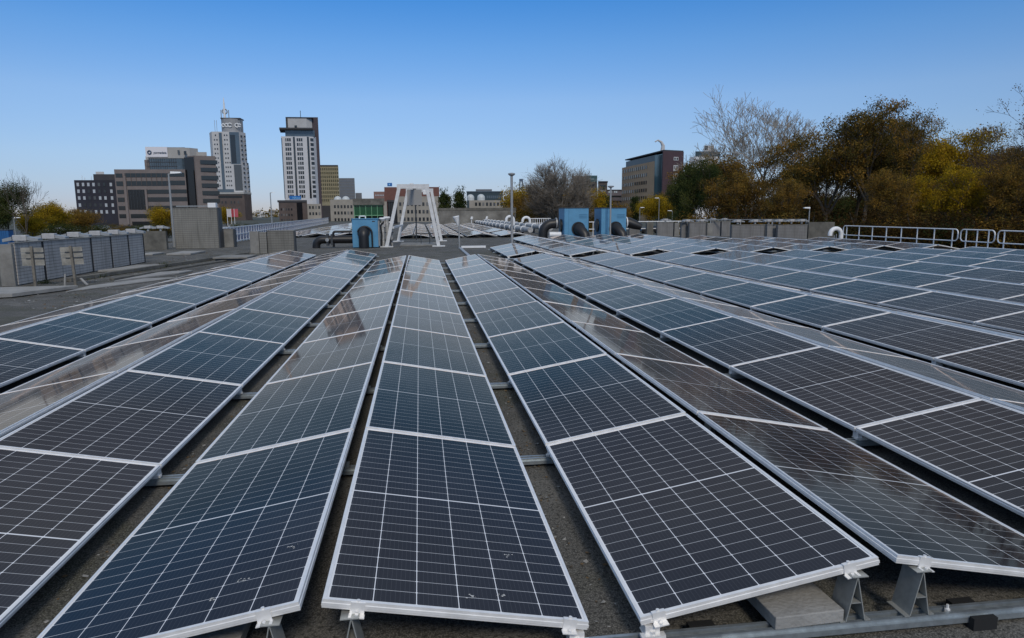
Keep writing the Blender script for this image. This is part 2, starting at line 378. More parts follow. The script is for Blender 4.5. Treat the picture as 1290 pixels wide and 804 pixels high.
specs = []                                # (k, side, n, block, y)
for k in range(-2, 10):
    for n in range(12 if k < 0 else 10):
        for s in (-1, 1): specs.append((k, s, n, 0, Y0+n*STEP))
B2 = Y0 + 10.78*STEP
for k in range(2, 10):
    for n in range({2: 3, 8: 5, 9: 4}.get(k, 8 if k < 7 else 6)):
        for s in (-1, 1): specs.append((k, s, n, 1, B2+n*STEP))
def shown(k, s, y):
    c = panel_matrix(k, s, y); best = 0
    N = (c.to_3x3() @ Vector((0, 0, 1)))
    for a in (-.5, -.25, 0, .25, .5):
        for b_ in (-.5, -.25, 0, .25, .5):
            w = c @ Vector((a*PW, b_*PL, 0)) - Vector((0, 0, CZ))
            d = w.dot(FWD)
            if d < .3: continue
            px = 645+FPX*w.dot(RGT)/d; py = 402-FPX*w.dot(UPV)/d
            if -5 < px < 1295 and py < 812: best += max(0, -w.normalized().dot(N))/w.length_squared
    return best
score = sorted(((shown(*sp[:2], sp[4]), sp) for sp in specs), key=lambda t: -t[0])
solo = set(sp for sc, sp in score[:300] if sc > 0)
ORD = ['nearest', 'second', 'third', 'fourth', 'fifth', 'sixth', 'seventh', 'eighth', 'ninth', 'tenth', 'eleventh', 'twelfth', 'thirteenth', 'fourteenth', 'fifteenth', 'sixteenth', 'seventeenth', 'eighteenth', 'nineteenth', 'twentieth']
ORD2 = ['first'] + ORD[1:]
FAR = ['last', 'second-last', 'third-last', 'fourth-last', 'fifth-last', 'sixth-last', 'seventh-last', 'eighth-last', 'ninth-last', 'tenth-last', 'eleventh-last', 'twelfth-last']
rest = [panel_matrix(sp[0], sp[1], sp[4]) for sp in specs if sp not in solo]
for sp in specs:
    if sp not in solo: continue
    k, s, n, blk, y = sp
    r = 2*k + (0 if s < 0 else 1)        # 1 = row left of the bare centre gap, 2 = row right of it
    where = f'{ORD2[1-r]} row left of' if r <= 1 else f'{ORD2[r-2]} row right of'
    tot = 12 if k < 0 else 10
    if blk == 0: lab = f'solar panel {FAR[tot-1-n]} in the near array, {where} the bare centre gap'
    else: lab = f'solar panel {ORD2[n]} beyond the dark cross gap, {where} the centre gap'
    M = panel_matrix(k, s, y)
    o = thing('solar_panel', lab, 'solar panel', M.translation, 'solar panels laid in tilted rows')
    o.rotation_euler = M.to_euler()
    o.location.z += random.Random(hash(sp) & 0xffff).uniform(-.002, .002)
    o.rotation_euler.x += random.Random(k*77+n*13+s).uniform(-.0035, .0035)
    o.rotation_euler.y += random.Random(k*31+n*7+s*3).uniform(-.003, .003)
    link('frame', frame_me, o); link('glass', glass_me, o)
    # dried bird droppings on the nearest panels
    spots = {(0, 1, 0): [(.05, -.93), (.19, -.90), (.25, -.55)], (0, -1, 0): [(.14, -.86), (.24, -.76), (.40, -.55)]}.get((k, s, n)) if blk == 0 else None
    if spots:
        rd = random.Random(5+s); d = MB()
        for (sx, sy) in spots:
            for q in range(9):
                cx, cy, rr = sx+rd.gauss(0, .011), sy+rd.gauss(0, .007), rd.uniform(.0018, .0055)
                pts = [(cx+rr*rd.uniform(.6, 1.2)*math.cos(a*math.pi/4), cy+rr*rd.uniform(.5, 1)*math.sin(a*math.pi/4), -.0032) for a in range(8)]
                d.add(pts, [tuple(range(8))])
        d.build('bird_dropping', MATS.get('dropping') or mat('dropping', (.55, .55, .52), .8), o)

# far fields beyond the walkway
def field(xr, yr, every=9, zoff=0):
    x0_, x1_ = xr; y0_, y1_ = yr; k = math.ceil((x0_-X0)/TP)
    while X0+k*TP < x1_:
        y = y0_
        while y+PL < y1_:
            if int((y-y0_)/STEP+.01) % every != every-1:
                for s in (-1, 1): rest.append(panel_matrix(k, s, y, zoff))
            y += STEP
        k += 1
field((-1.9, 6.6), (47.5, 94), 4); field((-11.2, -4.6), (52, 118))
gv, gf = glass_geo(); gb = MB(); uvs = []
for M in rest:
    gb.cur = 0; gb.add(gv, gf, M)
    for f in gf:
        for i in f: uvs += [gv[i][0]+PW/2, gv[i][1]+PL/2]
    gb.cur = 1; fv, ff = frame_geo(); gb.add(fv, ff, M)
    for f in ff:
        for i in f: uvs += [0, 0]
me = gb.mesh('solar_panels_beyond', [CELLS, ALU]); add_uv(me, uvs)
tag(link('solar_panels_beyond', me), 'remaining solar panels further back, white with sky reflection', 'solar panels', kind='stuff')

# ------------------------------------------------------------------ rails that carry the panels
def ext_x(b, prof, x0, x1):     # (y,z) closed profile along x
    n = len(prof)
    b.add([(x0, y, z) for y, z in prof] + [(x1, y, z) for y, z in prof],
          [(i, (i+1) % n, n+(i+1) % n, n+i) for i in range(n)] + [tuple(reversed(range(n))), tuple(range(n, 2*n))])
RT = .062                        # top of the rail
RAILP = [(-.045,.022),(.045,.022),(.045,.046),(.030,.046),(.030,RT),(.014,RT),(.014,.040),(-.014,.040),(-.014,RT),(-.030,RT),(-.030,.046),(-.045,.046)]
def sheet(b, pts, t, y0, y1):    # folded sheet: polyline in x-z, thickness t, along y
    for (xa, za), (xb, zb) in zip(pts[:-1], pts[1:]):
        d = Vector((xb-xa, zb-za)); nrm = Vector((-d.y, d.x)).normalized()*t/2
        q = [(xa+nrm.x, za+nrm.y), (xa-nrm.x, za-nrm.y), (xb-nrm.x, zb-nrm.y), (xb+nrm.x, zb+nrm.y)]
        b.add([(x, y0, z) for x, z in q]+[(x, y1, z) for x, z in q], [(0,1,2,3),(7,6,5,4),(1,0,4,5),(2,1,5,6),(3,2,6,7),(0,3,7,4)])
def support_mesh(s):             # s=-1: left of ridge; sheet-metal trestle
    b = MB(); H = ZL+DZ-FD-.028
    top = -.006*s
    sheet(b, [(s*.075, RT+.004), (s*.05, RT+.004), (s*.01, H)], .004, -.03, .085)
    sheet(b, [(s*.010, H), (-s*.035, RT+.004), (-s*.06, RT+.004)], .004, -.03, .085)
    sheet(b, [(s*.033, RT+.085), (-s*.012, RT+.085)], .003, -.03, .085)
    sheet(b, [(-s*.030, H+.002), (s*.040, H+.002)], .004, -.04, .085)
    return b
def clamp_geo(b, y, z):          # z-shaped end clamp holding a frame's end, foot towards the viewer
    b.box(-.027, .027, y-.001, y+.012, z+.002, z+.006)
    b.box(-.027, .027, y-.006, y-.001, z-.040, z+.006)
    b.box(-.030, .030, y-.030, y-.001, z-.044, z-.040)
    b.lathe([(.007, z+.006), (.007, z+.012)], 8, Matrix.Translation((0, y+.006, 0)))
    b.lathe([(.007, z-.040), (.007, z-.032)], 8, Matrix.Translation((0, y-.018, 0)))
SUPP = {s: support_mesh(s).mesh('ridge_support', mat('dull zinc', (.40, .41, .39), .5, .5, var=.15, scale=25) if s < 0 else MATS['dull zinc']) for s in (-1, 1)}
lb = MB(); lb.box(-.032, .032, -.035, .06, RT+.001, RT+.005); lb.box(-.030, .030, -.012, .05, RT+.005, ZL-FD-.004); lb.box(-.05,.05,-.03,.0,RT+.005,RT+.018)
lb.lathe([(.011, RT+.018), (.011, RT+.03)], 6, Matrix.Translation((.0, -.015, 0)))
LOWB = lb.mesh('low_bracket', ALU)
rf = MB(); rf.box(-.055, .055, -.075, .085, 0, .021); rf.box(-.055, .055, -.075, -.049, .021, .055); rf.box(-.055, .055, .049, .085, .021, .055)
FOOT = rf.mesh('rubber_foot', RUBBER)
gcl = MB(); clamp_geo(gcl, 0, 0); CLAMP = gcl.mesh('clamp', ALU)
bl = MB(); bl.lathe([(.012, RT-.012), (.012, RT+.004), (.006, RT+.004), (.006, RT+.022)], 6); BOLT = bl.mesh('bolt', ALU)

def rail(y, k0, k1, front=False, blk=0, label=None):
    xa = X0+k0*TP-TP/2+.02; xb = X0+k1*TP+TP/2-.02
    o = thing('mounting_rail', label, 'mounting rail', ((xa+xb)/2, y, 0), 'rails crossing under the panels'); cx = (xa+xb)/2
    b = MB(); ext_x(b, RAILP, xa-cx, xb-cx); b.build('rail_profile', GALV, o)
    if front:
        sl = MB(); x = xa-cx+.1
        while x < xb-cx:
            sl.box(x, x+.03, .0302, .0445, .0455, .0468); x += .117
        sl.build('slot', DARKM, o)
    for k in range(k0, k1+1):
        xr = X0+k*TP-cx
        for s in (-1, 1):
            if front or k <= 3: link('ridge_support', SUPP[s], o, (xr+s*(GR/2+.095), 0, 0))
            if front or -2 <= k <= 4: link('low_bracket', LOWB, o, (xr+s*(GR/2+WX-.05), 0, 0))
            if front:
                for dd in (.13, WX-.075):
                    link('clamp', CLAMP, o, (xr+s*(GR/2+dd), Y0-y, ZL+DZ*(1-dd/WX)), (0, s*TILT, 0))
                link('bolt', BOLT, o, (xr+s*.30, 0, 0))
        if front or k in (-1, 0, 1, 2):
            for dx in (-.78, .42): link('rubber_foot', FOOT, o, (xr+dx, 0, 0))
    return o
for n in range(13):
    k1 = 9 if n <= 10 else -1
    rail(Y0+n*STEP-.010+(.012 if n == 0 else 0), -2, k1, n == 0, label='zinc mounting rail along the front ends of the panels' if n == 0 else
         f'zinc mounting rail across the gaps, {ORD2[n]} from the front rail')
for n in range(0, 9):
    rail(B2+n*STEP-.010, 2 if n <= 3 else 3, 9 if n <= 4 else (7 if n <= 6 else 6), label=f'mounting rail under the far block, {ORD2[n]} beyond the dark gap')

# ballast pavers lying on the front rail
def paver(x, y, w, d, rz, label):
    b = MB(); b.box(-w/2, w/2, -d/2, d/2, 0, .055)
    o = b.build('concrete_paver', SLABM, bevel=.004); o.location = (x, y, RT+.002); o.rotation_euler.z = rz
    tag(o, label, 'paver', 'ballast pavers under the panels')
paver(X0+TP-.36, Y0+.17, .31, .40, .05, 'grey concrete paver lying under the front edge of the right panel')
paver(X0-.45, Y0+.22, .30, .42, .02, 'grey concrete paver in shade under the left front panel')
b = MB(); b.box(1.86, 1.99, 23.8, 34.0, .001, .05)
tag(b.build('cable_tray', GREYM), 'grey cable tray running back from the ridge end', 'cable tray')
b = MB(); b.box(2.0, 3.2, 33.85, 33.97, .02, .12); b.box(2.02, 2.1, 33.87, 33.95, 0, .02); b.box(3.1, 3.18, 33.87, 33.95, 0, .02)
tag(b.build('cable_duct', WHITEM), 'white cable duct lying across the deck beside the short post', 'cable duct')

# ------------------------------------------------------------------ left side of the deck: tiled walls, kerb, slabs
WXL = -10.1
def ywall(px, X):                 # depth at which a sight column meets the plane x = X
    d = ray(px, 330); return X/d.x*d.y
o = thing('tiled_wall', 'long grey tiled wall of six panels along the left side of the deck', 'wall', (WXL, 19.3, 0))
edges = [19.35, 20.55, 22.55, 23.95, 25.25, 26.6]
ys = [ywall(p, WXL) for p in (19, 56, 117, 142, 164, 183)]
for a, c in zip(ys[:-1], ys[1:]):
    b = MB(); b.box(-.11, 0, a-19.3+.06, c-19.3-.06, .03, 1.06); b.build('wall_panel', TILE, o)
    b = MB(); b.box(-.10, -.004, c-19.3-.059, c-19.3+.059, 0, 1.045); b.build('joint_post', RUBBER, o)
b = MB(); b.box(-.34, -.02, ys[0]-19.3-.06, ys[0]-19.3+.03, 0, 1.05); b.build('end_post', CONC, o, bevel=.006)
b = MB(); b.box(-.14, .02, ys[0]-19.3+.04, ys[-1]-19.3, 1.062, 1.085); b.build('coping', CONC, o)

def board_sign(x, y, label):      # seen from behind: post, crossbars, two rows of plates
    o = thing('board_sign', label, 'sign', (x, y, 0), 'boards on posts in front of the tiled wall')
    b = MB(); b.box(-.028, .028, -.028, .028, 0, 1.0); b.build('post', mat('rotted timber', (.16, .145, .12), .9, var=.4, scale=9) if 'rotted timber' not in MATS else MATS['rotted timber'], o)
    for q, (z0, z1) in enumerate(((.52, .70), (.71, .84), (.85, .97))):
        b = MB(); b.box(-.27, -.035, .030, .045, z0, z1); b.box(.035, .25, .030, .045, z0+.005, z1-.005); b.build('plate', MATS.get('old plate') or mat('old plate', (.26, .25, .22), .85, var=.3, scale=5), o)
    for z in (.70, .845):
        b = MB(); b.bar((-.16, .020, z), (.25, .020, z-.005), .016, .022); b.build('crossbar', DARKM, o)
    return o
board_sign(-9.55, 18.5, 'board of pale plates on a leaning post, nearest the wall end')
board_sign(-8.66, 18.6, 'board of pale plates on a post, right one of two before the wall').rotation_euler = (0, R(-2), 0)
b = MB(); b.bar((-8.60, 18.75, .16), (-8.28, 18.35, .03), .05, .03); tag(b.build('plank', SLABM), 'broken white plank lying tilted beside the kerb', 'plank')
b = MB(); b.bar((-8.85, 18.45, .0), (-8.84, 18.5, .30), .04, .02); tag(b.build('stake', SLABM), 'short pale stake leaning at the foot of the right board', 'stake')

def slab(quad, z0, z1, label, m=SLABM, cat='slab'):
    b = MB(); b.prism(quad, z0, z1); tag(b.build('concrete_slab', m, bevel=.006), label, cat, 'loose slabs on the deck')
slab([(-10.6, 15.3), (-8.75, 16.0), (-8.15, 17.6), (-10.6, 17.4)], .02, .10, 'pale concrete slab raised on its edge at the left border')
slab([(-8.1, 16.9), (-7.2, 18.9), (-6.72, 20.1), (-7.5, 20.0), (-8.15, 18.2)], .004, .03, 'flat grey slab between the raised slab and the array')
slab([(-8.0, 19.2), (-7.1, 21.4), (-7.0, 22.4), (-7.8, 21.9)], .004, .05, 'flat grey slab lying just before the kerb end')
slab([(-9.9, 22.7), (-9.0, 22.9), (-8.7, 25.0), (-9.6, 24.9)], .01, .07, 'pale slab lying at the foot of the tiled wall')
slab([(-10.9, 31.5), (-9.9, 31.5), (-9.9, 33.6), (-10.9, 33.6)], .01, .08, 'pale slab in front of the tall tiled block')
slab([(-12.1, 31.6), (-11.5, 31.6), (-11.5, 33), (-12.1, 33)], .01, .07, 'small slab left of the tall tiled block, by the dark wall')
o = thing('roof_hatch', 'flat roof hatch with pale lid on a dark upstand', 'hatch', (-7.05, 27.6, 0))
b = MB(); b.box(-.55, .55, -.7, .7, 0, .10); b.build('upstand', DARKM, o); b = MB(); b.box(-.62, .62, -.78, .78, .101, .16); b.build('lid', CONC, o, bevel=.01)
def kerb(a, c, h, w, label):
    a, c = Vector(a), Vector(c); d = c-a; q = d.to_track_quat('X', 'Z').to_matrix().to_4x4(); L = d.length
    b = MB(); x = 0
    while x < L:
        b.box(x, min(L, x+.985), -w/2, w/2, 0, h); x += 1
    ob = b.build('kerb', CONC_D, bevel=.012); ob.matrix_world = Matrix.Translation(a) @ q
    tag(ob, label, 'kerb')
kerb((-9.3, 19.6, 0), (-7.45, 31.2, 0), .11, .16, 'long weathered kerb crossing the left deck, nearer the wall')
kerb((-8.35, 19.9, 0), (-6.75, 30.0, 0), .06, .14, 'low weathered kerb nearer the solar array')
rd = random.Random(3)
def tuft(x, y, n, h, label, m='green'):
    b = MB()
    for i in range(n):
        a = rd.uniform(0, 6.28); r = rd.uniform(0, .16); hh = h*rd.uniform(.4, 1); ln = rd.uniform(.03, .14)
        p = Vector((r*math.cos(a), r*math.sin(a), 0)); q = p+Vector((ln*math.cos(a), ln*math.sin(a), hh)); w = Vector((-math.sin(a), math.cos(a), 0))*.008
        b.add([p-w, p+w, q], [(0, 1, 2)])
    ob = b.build('weed', LEAF[m]); ob.location = (x, y, 0); at_ = ob.data.attributes.new('tint', 'FLOAT', 'POINT'); at_.data.foreach_set('value', [rd.random() for _ in ob.data.vertices])
    tag(ob, label, 'weed', 'weeds in the kerb joints')
for x, y, n, h, l in ((-8.55, 24.4, 60, .22, 'tuft of weed by the kerb below the long tiled wall'), (-9.05, 20.9, 50, .14, 'low weed at the near end of the kerb'),
                      (-9.75, 19.3, 60, .16, 'weed growing at the post of the left board'), (-7.7, 29.2, 40, .12, 'small weed at the far end of the kerb')):
    tuft(x, y, n, h, l)
b = MB()
for i in range(1500):
    t = rd.random(); x = -9.2+1.75*t+rd.gauss(0, .12)-.1; y = 19.6+11.4*t; s_ = rd.uniform(.008, .03)
    p = Vector((x, y, s_*.4)); a = rd.uniform(0, 6.28)
    b.add([p+Vector((s_*math.cos(a+k*2.1), s_*math.sin(a+k*2.1), rd.uniform(-.4, .8)*s_)) for k in range(3)], [(0, 1, 2)])
mo = b.build('moss', mat('moss', (.05, .055, .02), .95)); tag(mo, 'patchy moss along the kerb', 'moss', kind='stuff')

b = MB()
for i in range(2600):
    if i < 1500: x, y = rd.uniform(-10.0, -6.4), rd.uniform(14, 36)
    else: x, y = X0+TP*rd.choice((-1, 0, 1))+TP/2+rd.gauss(0, .07), rd.uniform(2.6, 14)
    s_ = rd.uniform(.006, .022)*(1.5 if i < 1500 else .8); p = Vector((x, y, s_*.3)); a = rd.uniform(0, 6.28)
    b.cur = 0 if rd.random() < .6 else 1
    b.add([p+Vector((s_*math.cos(a+k*1.57)*rd.uniform(.6, 1.2), s_*math.sin(a+k*1.57)*rd.uniform(.6, 1.2), rd.uniform(-.2, .5)*s_)) for k in range(4)], [(0, 1, 2, 3)])
tag(b.build('litter', [mat('dead leaf', (.13, .085, .04), .9), SLABM]), 'scattered pebbles and dead leaves on the roof', 'litter', kind='stuff')
# tall tiled block, small walls, dark parapet
def tiled_block(x0, x1, y0, y1, h, label, m=TILE_B, group=None, ends=True):
    o = thing('tiled_wall', label, 'wall', ((x0+x1)/2, (y0+y1)/2, 0), group)
    cx, cy = (x0+x1)/2, (y0+y1)/2
    b = MB(); b.box(x0-cx, x1-cx, y0-cy, y1-cy, 0, h); b.build('tiled_face', m, o)
    b = MB(); b.box(x0-cx-.02, x1-cx+.02, y0-cy-.02, y1-cy+.02, h+.001, h+.035); b.build('coping', CONC, o)
    if ends:
        b = MB(); b.box(x1-cx+.003, x1-cx+.07, y0-cy-.03, y1-cy, 0, h-.02); b.build('end_post', DARKM, o)
    return o
o = tiled_block(-12.58, -10.42, 37.8, 38.4, 2.05, 'tall beige tiled block beside the lamp post', TILE_B)
b = MB(); b.bar((-1.0, 0, 2.17), (1.0, 0, 2.17), .05, .05); b.build('cap_rail', GREYM, o)
b = MB(); b.box(.62, 1.02, -.25, .1, 2.087, 2.33); b.build('junction_box', WHITEM, o, bevel=.02)
tiled_block(-10.55, -9.9, 38.6, 39.0, .93, 'small plain beige wall stub right of the tall block', CONC)
o = tiled_block(-6.75, -5.62, 32.0, 32.25, .98, 'low beige tiled wall with a dark right edge beside the array', TILE_B)
b = MB(); b.box(-1.32, -.94, -.125, .125, 0, .98); b.build('plain_pier', CONC, o); b = MB(); b.box(-.90, -.60, -.18, .02, 0, .95); b.build('side_panel', TILE_B, o)
b = MB(); b.box(-15.4, -12.72, 36.9, 37.15, 0, .93); tag(b.build('parapet_wall', CONC_D), 'dark stained concrete wall between tiled wall and tall block', 'wall')
b = MB(); b.box(-15.5, -15.3, -13.9, 36.8, 0, .62); tag(b.build('parapet_wall', CONC_D), 'low dark parapet on the left roof edge', 'wall')

# floodlights on brackets along the walls
def C0(n, c): return MATS.get(n) or mat(n, c, .6, var=.25, scale=4)
def fixture():
    o = thing('floodlight', '', 'floodlight', (0, 0, 0), 'floodlights along the walls')
    b = MB(); b.box(-.05, .05, -.05, .05, 0, .14); b.build('bracket', GREYM, o)
    b = MB(); b.box(-.17, .17, -.13, .13, .14, .30); b.build('gear_box', C0('gear box grey', (.42, .42, .42)), o, bevel=.015)
    b = MB(); b.add([(.18,-.14,.16),(.46,-.16,.12),(.46,.16,.12),(.18,.14,.16),(.18,-.14,.26),(.46,-.16,.20),(.46,.16,.20),(.18,.14,.26)], [(3,2,1,0),(4,5,6,7),(0,1,5,4),(1,2,6,5),(2,3,7,6),(3,0,4,7)]); b.build('lamp_head', GREYM, o)
    b = MB(); b.add([(-.18,-.14,.16),(-.40,-.16,.12),(-.40,.16,.12),(-.18,.14,.16),(-.18,-.14,.26),(-.40,-.16,.20),(-.40,.16,.20),(-.18,.14,.26)], [(0,1,2,3),(7,6,5,4),(4,5,1,0),(5,6,2,1),(6,7,3,2),(7,4,0,3)]); b.build('lamp_head', GREYM, o)
    return o
FX = fixture(); fx_first = [True]; FXK = list(FX.children) or kids(FX)
def put_fixture(x, y, z, rz, label, sc=1.0):
    if fx_first[0]: o = FX; fx_first[0] = False
    else: o = copy_tree(FX, children=FXK)
    o.location = (x, y, z); o.rotation_euler.z = rz; o['label'] = label; o.scale = (sc, sc, sc)
for i, px in enumerate((30, 66, 97, 124, 147, 169)):
    y = ywall(px, -11.0)
    put_fixture(-11.0, y, .92, R(8), f'twin floodlight box above the long tiled wall, {ORD2[i]} from the left')
b = MB(); b.bar((-11, ys[0]-1.2, .86), (-11, ys[-1]+.3, .86), .12, .12)
for y in (ys[0], ys[2], ys[4]): b.box(-11.05, -10.95, y, y+.1, 0, .80)
tag(b.build('pipe_rail', DARKM), 'dark rail carrying the floodlights behind the long tiled wall', 'rail')
put_fixture(-13.55, 36.95, .93, 0, 'white floodlight on the dark wall, left of the pair', .9)
put_fixture(-12.95, 36.95, .93, 0, 'white floodlight on the dark wall, right of the pair', .9)

# blue panelled fence on the left edge
def fence():
    A, B = Vector((-11.2, 41.5, 0)), Vector((-16.0, 126, 0)); d = (B-A); L = d.length; d.normalize(); rz = math.atan2(d.y, d.x)
    o = thing('panel_fence', 'long white railing filled with blue panes along the left edge', 'fence', A, rotz=rz)
    WP = MATS['white paint']; BP = mat('blue pane', (.035, .085, .23), .25, var=.2, scale=1)
    for z in (.08, .50, .95):
        b = MB(); b.bar((0, 0, z), (L, 0, z), .06, .06); b.build('rail', WP, o)
    pb = MB(); st = 1.0; n = int(L/st)
    posts = Panes(o, WP, 'post'); pn = Panes(o, BP, 'pane')
    for i in range(n+1):
        posts.add((i*st, 0, .475), (.055, .075, .95))
        if i < n: pn.add((i*st+st/2, .01, .29), (st-.1, .015, .34)); pn.add((i*st+st/2, .01, .725), (st-.1, .015, .38))
    posts.end(); pn.end()
fence()

# ------------------------------------------------------------------ machinery on the walkway
def arc(c, r, a0, a1, n, ax, ay):
    c = Vector(c); ax = Vector(ax); ay = Vector(ay)
    return [c+ax*(r*math.cos(a0+(a1-a0)*i/n))+ay*(r*math.sin(a0+(a1-a0)*i/n)) for i in range(n+1)]
X_, Y_, Z_ = Vector((1,0,0)), Vector((0,1,0)), Vector((0,0,1))

o = thing('blue_fan_box', 'blue steel box with a black pipe bend on its front, beside the gantry', 'equipment box', (-2.7, 36.1, 0), 'blue boxes with black ducts')
b = MB(); b.box(-.68, .60, -.5, .6, .03, 1.44); b.build('housing', BLUEB, o, bevel=.02)
b = MB(); b.box(-.71, .64, -.53, .63, 1.442, 1.475); b.build('lid', BLUEB, o)
b = MB(); b.box(.605, .66, -.42, .5, .1, 1.36); b.build('side_door', GREYM, o)
b = MB(); b.bar((-.32,-.2,1.6), (-.02,-.2,1.6), .05, .05); b.bar((-.32,-.2,1.475), (-.32,-.2,1.6), .05, .05); b.bar((-.02,-.2,1.475), (-.02,-.2,1.6), .05, .05); b.build('lifting_bracket', WHITEM, o)
b = MB(); b.box(.32, .46, -.504, -.501, 1.30, 1.36); b.build('badge', DARKM, o)
b = MB(); b.tube([(-.1,-.50,.86)]+arc((-.1,-.52,.60), .24, R(90), R(180), 8, Y_, Z_)[0:]+[(-.1,-.76,.02)], .25, 16); b.build('duct_bend', BLACKD, o, smooth=True)
b = MB(); b.lathe([(.31,0),(.31,.03),(.24,.05)], 20, Matrix.Translation((-.1,-.50,.80)) @ Matrix.Rotation(R(90), 4, 'X')); b.build('flange', DARKM, o)
b = MB(); b.tube([(-.36,-.62,.62),(-.35,-.62,.80)]+arc((-.05,-.62,.72), .36, R(165), R(10), 12, X_, Z_)+[(.31,-.62,.02)], .045, 8); b.build('hose', BLACKD, o, smooth=True)

o = thing('duct_pipe', 'fat black pipe elbow with a valve left of the blue box', 'pipe', (-4.4, 36.2, 0))
b = MB(); b.tube([(1.02,0,.42),(-.45,0,.42)]+arc((-.55,0,.12), .30, R(90), R(180), 8, X_, Z_)+[(-.85,0,.0)], .20, 16); b.build('elbow', BLACKD, o, smooth=True)
b = MB(); b.tube([(.02,-.05,.05),(.02,-.05,.72)]+arc((.12,-.05,.72), .1, R(180), R(90), 5, X_, Z_)+[(.95,-.05,.82)], .06, 10); b.build('side_pipe', BLACKD, o, smooth=True)
b = MB(); b.box(-.32, -.22, -.24, .24, .12, .72); b.box(-.10, 0, -.24, .24, .15, .70); b.build('flange', DARKM, o)
b = MB(); b.lathe([(.09,0),(.09,.05)], 14, Matrix.Translation((-.27,-.25,.42)) @ Matrix.Rotation(R(90), 4, 'X')); b.tube([(-.27,0,.62),(-.27,0,.78)], .02, 8); b.build('valve_wheel', GREYM, o)

o = thing('pipe_riser', 'cluster of mottled white riser pipes between blue box and gantry', 'pipes', (-1.78, 36.4, 0))
MOT = mat('mottled white lagging', (.36, .36, .35), .7, var=.55, scale=7)
for x, y, r, h in ((-.13,0,.085,1.35), (.10,.1,.10,1.40), (.30,.25,.07,1.15)):
    b = MB(); b.tube([(x,y,0),(x,y,h)], r, 12); b.build('pipe', MOT, o, smooth=True)
    b = MB(); b.lathe([(r+.02,h),(r+.09,h+.10),(r+.05,h+.16)], 12, Matrix.Translation((x,y,0))); b.build('cap', WHITEM, o, smooth=True)
b = MB(); b.tube([(-.2,-.12,.05),(-.17,-.12,.6),(-.22,-.12,1.1),(-.05,-.12,1.3)], .04, 8); b.tube([(.3,-.1,0),(.22,-.1,.5),(.30,-.1,.9)], .03, 8); b.build('hose', BLACKD, o, smooth=True)
for z in (.35, .75):
    b = MB(); b.bar((-.25,-.02,z), (.42,.1,z), .05, .05); b.build('clamp_bar', DARKM, o)

# white portal gantry
o = thing('gantry', 'white steel portal frame with a hanging grey plate', 'gantry', (-.4, 39.5, 0))
GW = mat('gantry paint', (.60, .61, .61), .5, var=.14, scale=4)
fl = at(487, 311, 36.2); TOPZ = 3.08
fx0, fx1, bx0, bx1 = -1.72+.4, .95+.4, -1.33+.4, 1.30+.4
tx0, tx1 = -.98+.4, .40+.4; yF, yB = -3.3, 3.3
for (xa, xt, y) in ((fx0, tx0, yF), (fx1, tx1, yF), (bx0, tx0+.32, yB), (bx1, tx1+.36, yB)):
    b = MB(); b.bar((xa, y, .03), (xt, y, TOPZ), .21, .17); b.build('leg', GW, o)
    b = MB(); b.box(xa-.33, xa+.33, y-.2, y+.2, 0, .05); b.build('base_plate', GW, o)
for y, dx in ((yF, 0), (yB, .34)):
    b = MB(); b.bar((tx0-.13+dx, y, TOPZ), (tx1+.13+dx, y, TOPZ), .20, .22); b.build('top_beam', GW, o)
b = MB(); b.bar((tx0+.62, yF, TOPZ+.10), (tx0+.75, yB, TOPZ+.10), .18, .12); b.build('runway_beam', GW, o)
b = MB(); b.box(-.24+.0, .56, -1.0, -.95, 2.16, 3.0); b.build('hanging_plate', mat('grey board', (.27, .27, .265), .7), o)
b = MB(); b.box(.62, .84, -1.2, -1.0, 2.72, 2.95); b.build('lamp_box', WHITEM, o, bevel=.02)
b = MB(); b.bar((fx0+.35, yF, 1.0), (bx0+.30, yB, 1.0), .10, .10); b.bar((fx1-.35+.0, yF, 1.0), (bx1-.30, yB, 1.0), .10, .10); b.build('side_brace', GW, o)
b = MB(); b.tube([(.20,-.9,2.15),(.21,-.9,1.2),(.20,-.9,.25)], .035, 8); b.build('hoist_chain', DARKM, o)
o = thing('cover_plate', 'flat pale hatch cover with a small dark guard frame under the gantry', 'hatch', (-.1, 37.9, 0))
b = MB(); b.box(-.95, 1.0, -1.6, 1.5, .02, .09); b.build('plate', CONC, o); b = MB(); b.box(-.99, 1.04, -1.64, 1.54, 0, .019); b.build('edge', DARKM, o)
b = MB()
for x in (.15, .62): b.tube([(x,0,.09),(x,0,.62)], .02, 6)
b.tube([(-.15,0,.62),(.8,0,.62)], .025, 6); b.build('guard_frame', DARKM, o)

o = thing('lamp_post', 'short post with a white reflector lamp at the end of the ridge', 'lamp post', (1.95, 34.7, 0))
b = MB(); b.tube([(0,0,0),(0,0,1.35)], .045, 10); b.build('post', GREYM, o)
b = MB(); b.lathe([(.02,-.25),(.17,.22),(.15,.25)], 14, Matrix.Translation((-.10,0,1.32)) @ Matrix.Rotation(R(-12), 4, 'Y')); b.build('reflector', WHITEM, o, smooth=True)
o = thing('lamp_post', 'slim grey pole with a small double lamp head in the array', 'lamp post', (4.42, 33.2, 0))
b = MB(); b.tube([(0,0,0),(0,0,3.46)], .062, 12); b.build('pole', GREYM, o, smooth=True)
b = MB(); b.lathe([(.10,3.46),(.17,3.52),(.17,3.57),(.05,3.60)], 14); b.build('lamp_head', GREYM, o, smooth=True)
p = at(772, 293, 42)
o = thing('lamp_post', 'slim pole with a flat lamp head in front of the right blue box', 'lamp post', (p.x, 42.6, 0))
b = MB(); b.tube([(0,0,0),(0,0,3.2)], .055, 10); b.build('pole', GREYM, o, smooth=True)
b = MB(); b.lathe([(.06,3.2),(.2,3.26),(.2,3.31),(.06,3.33)], 14); b.build('lamp_head', GREYM, o, smooth=True)

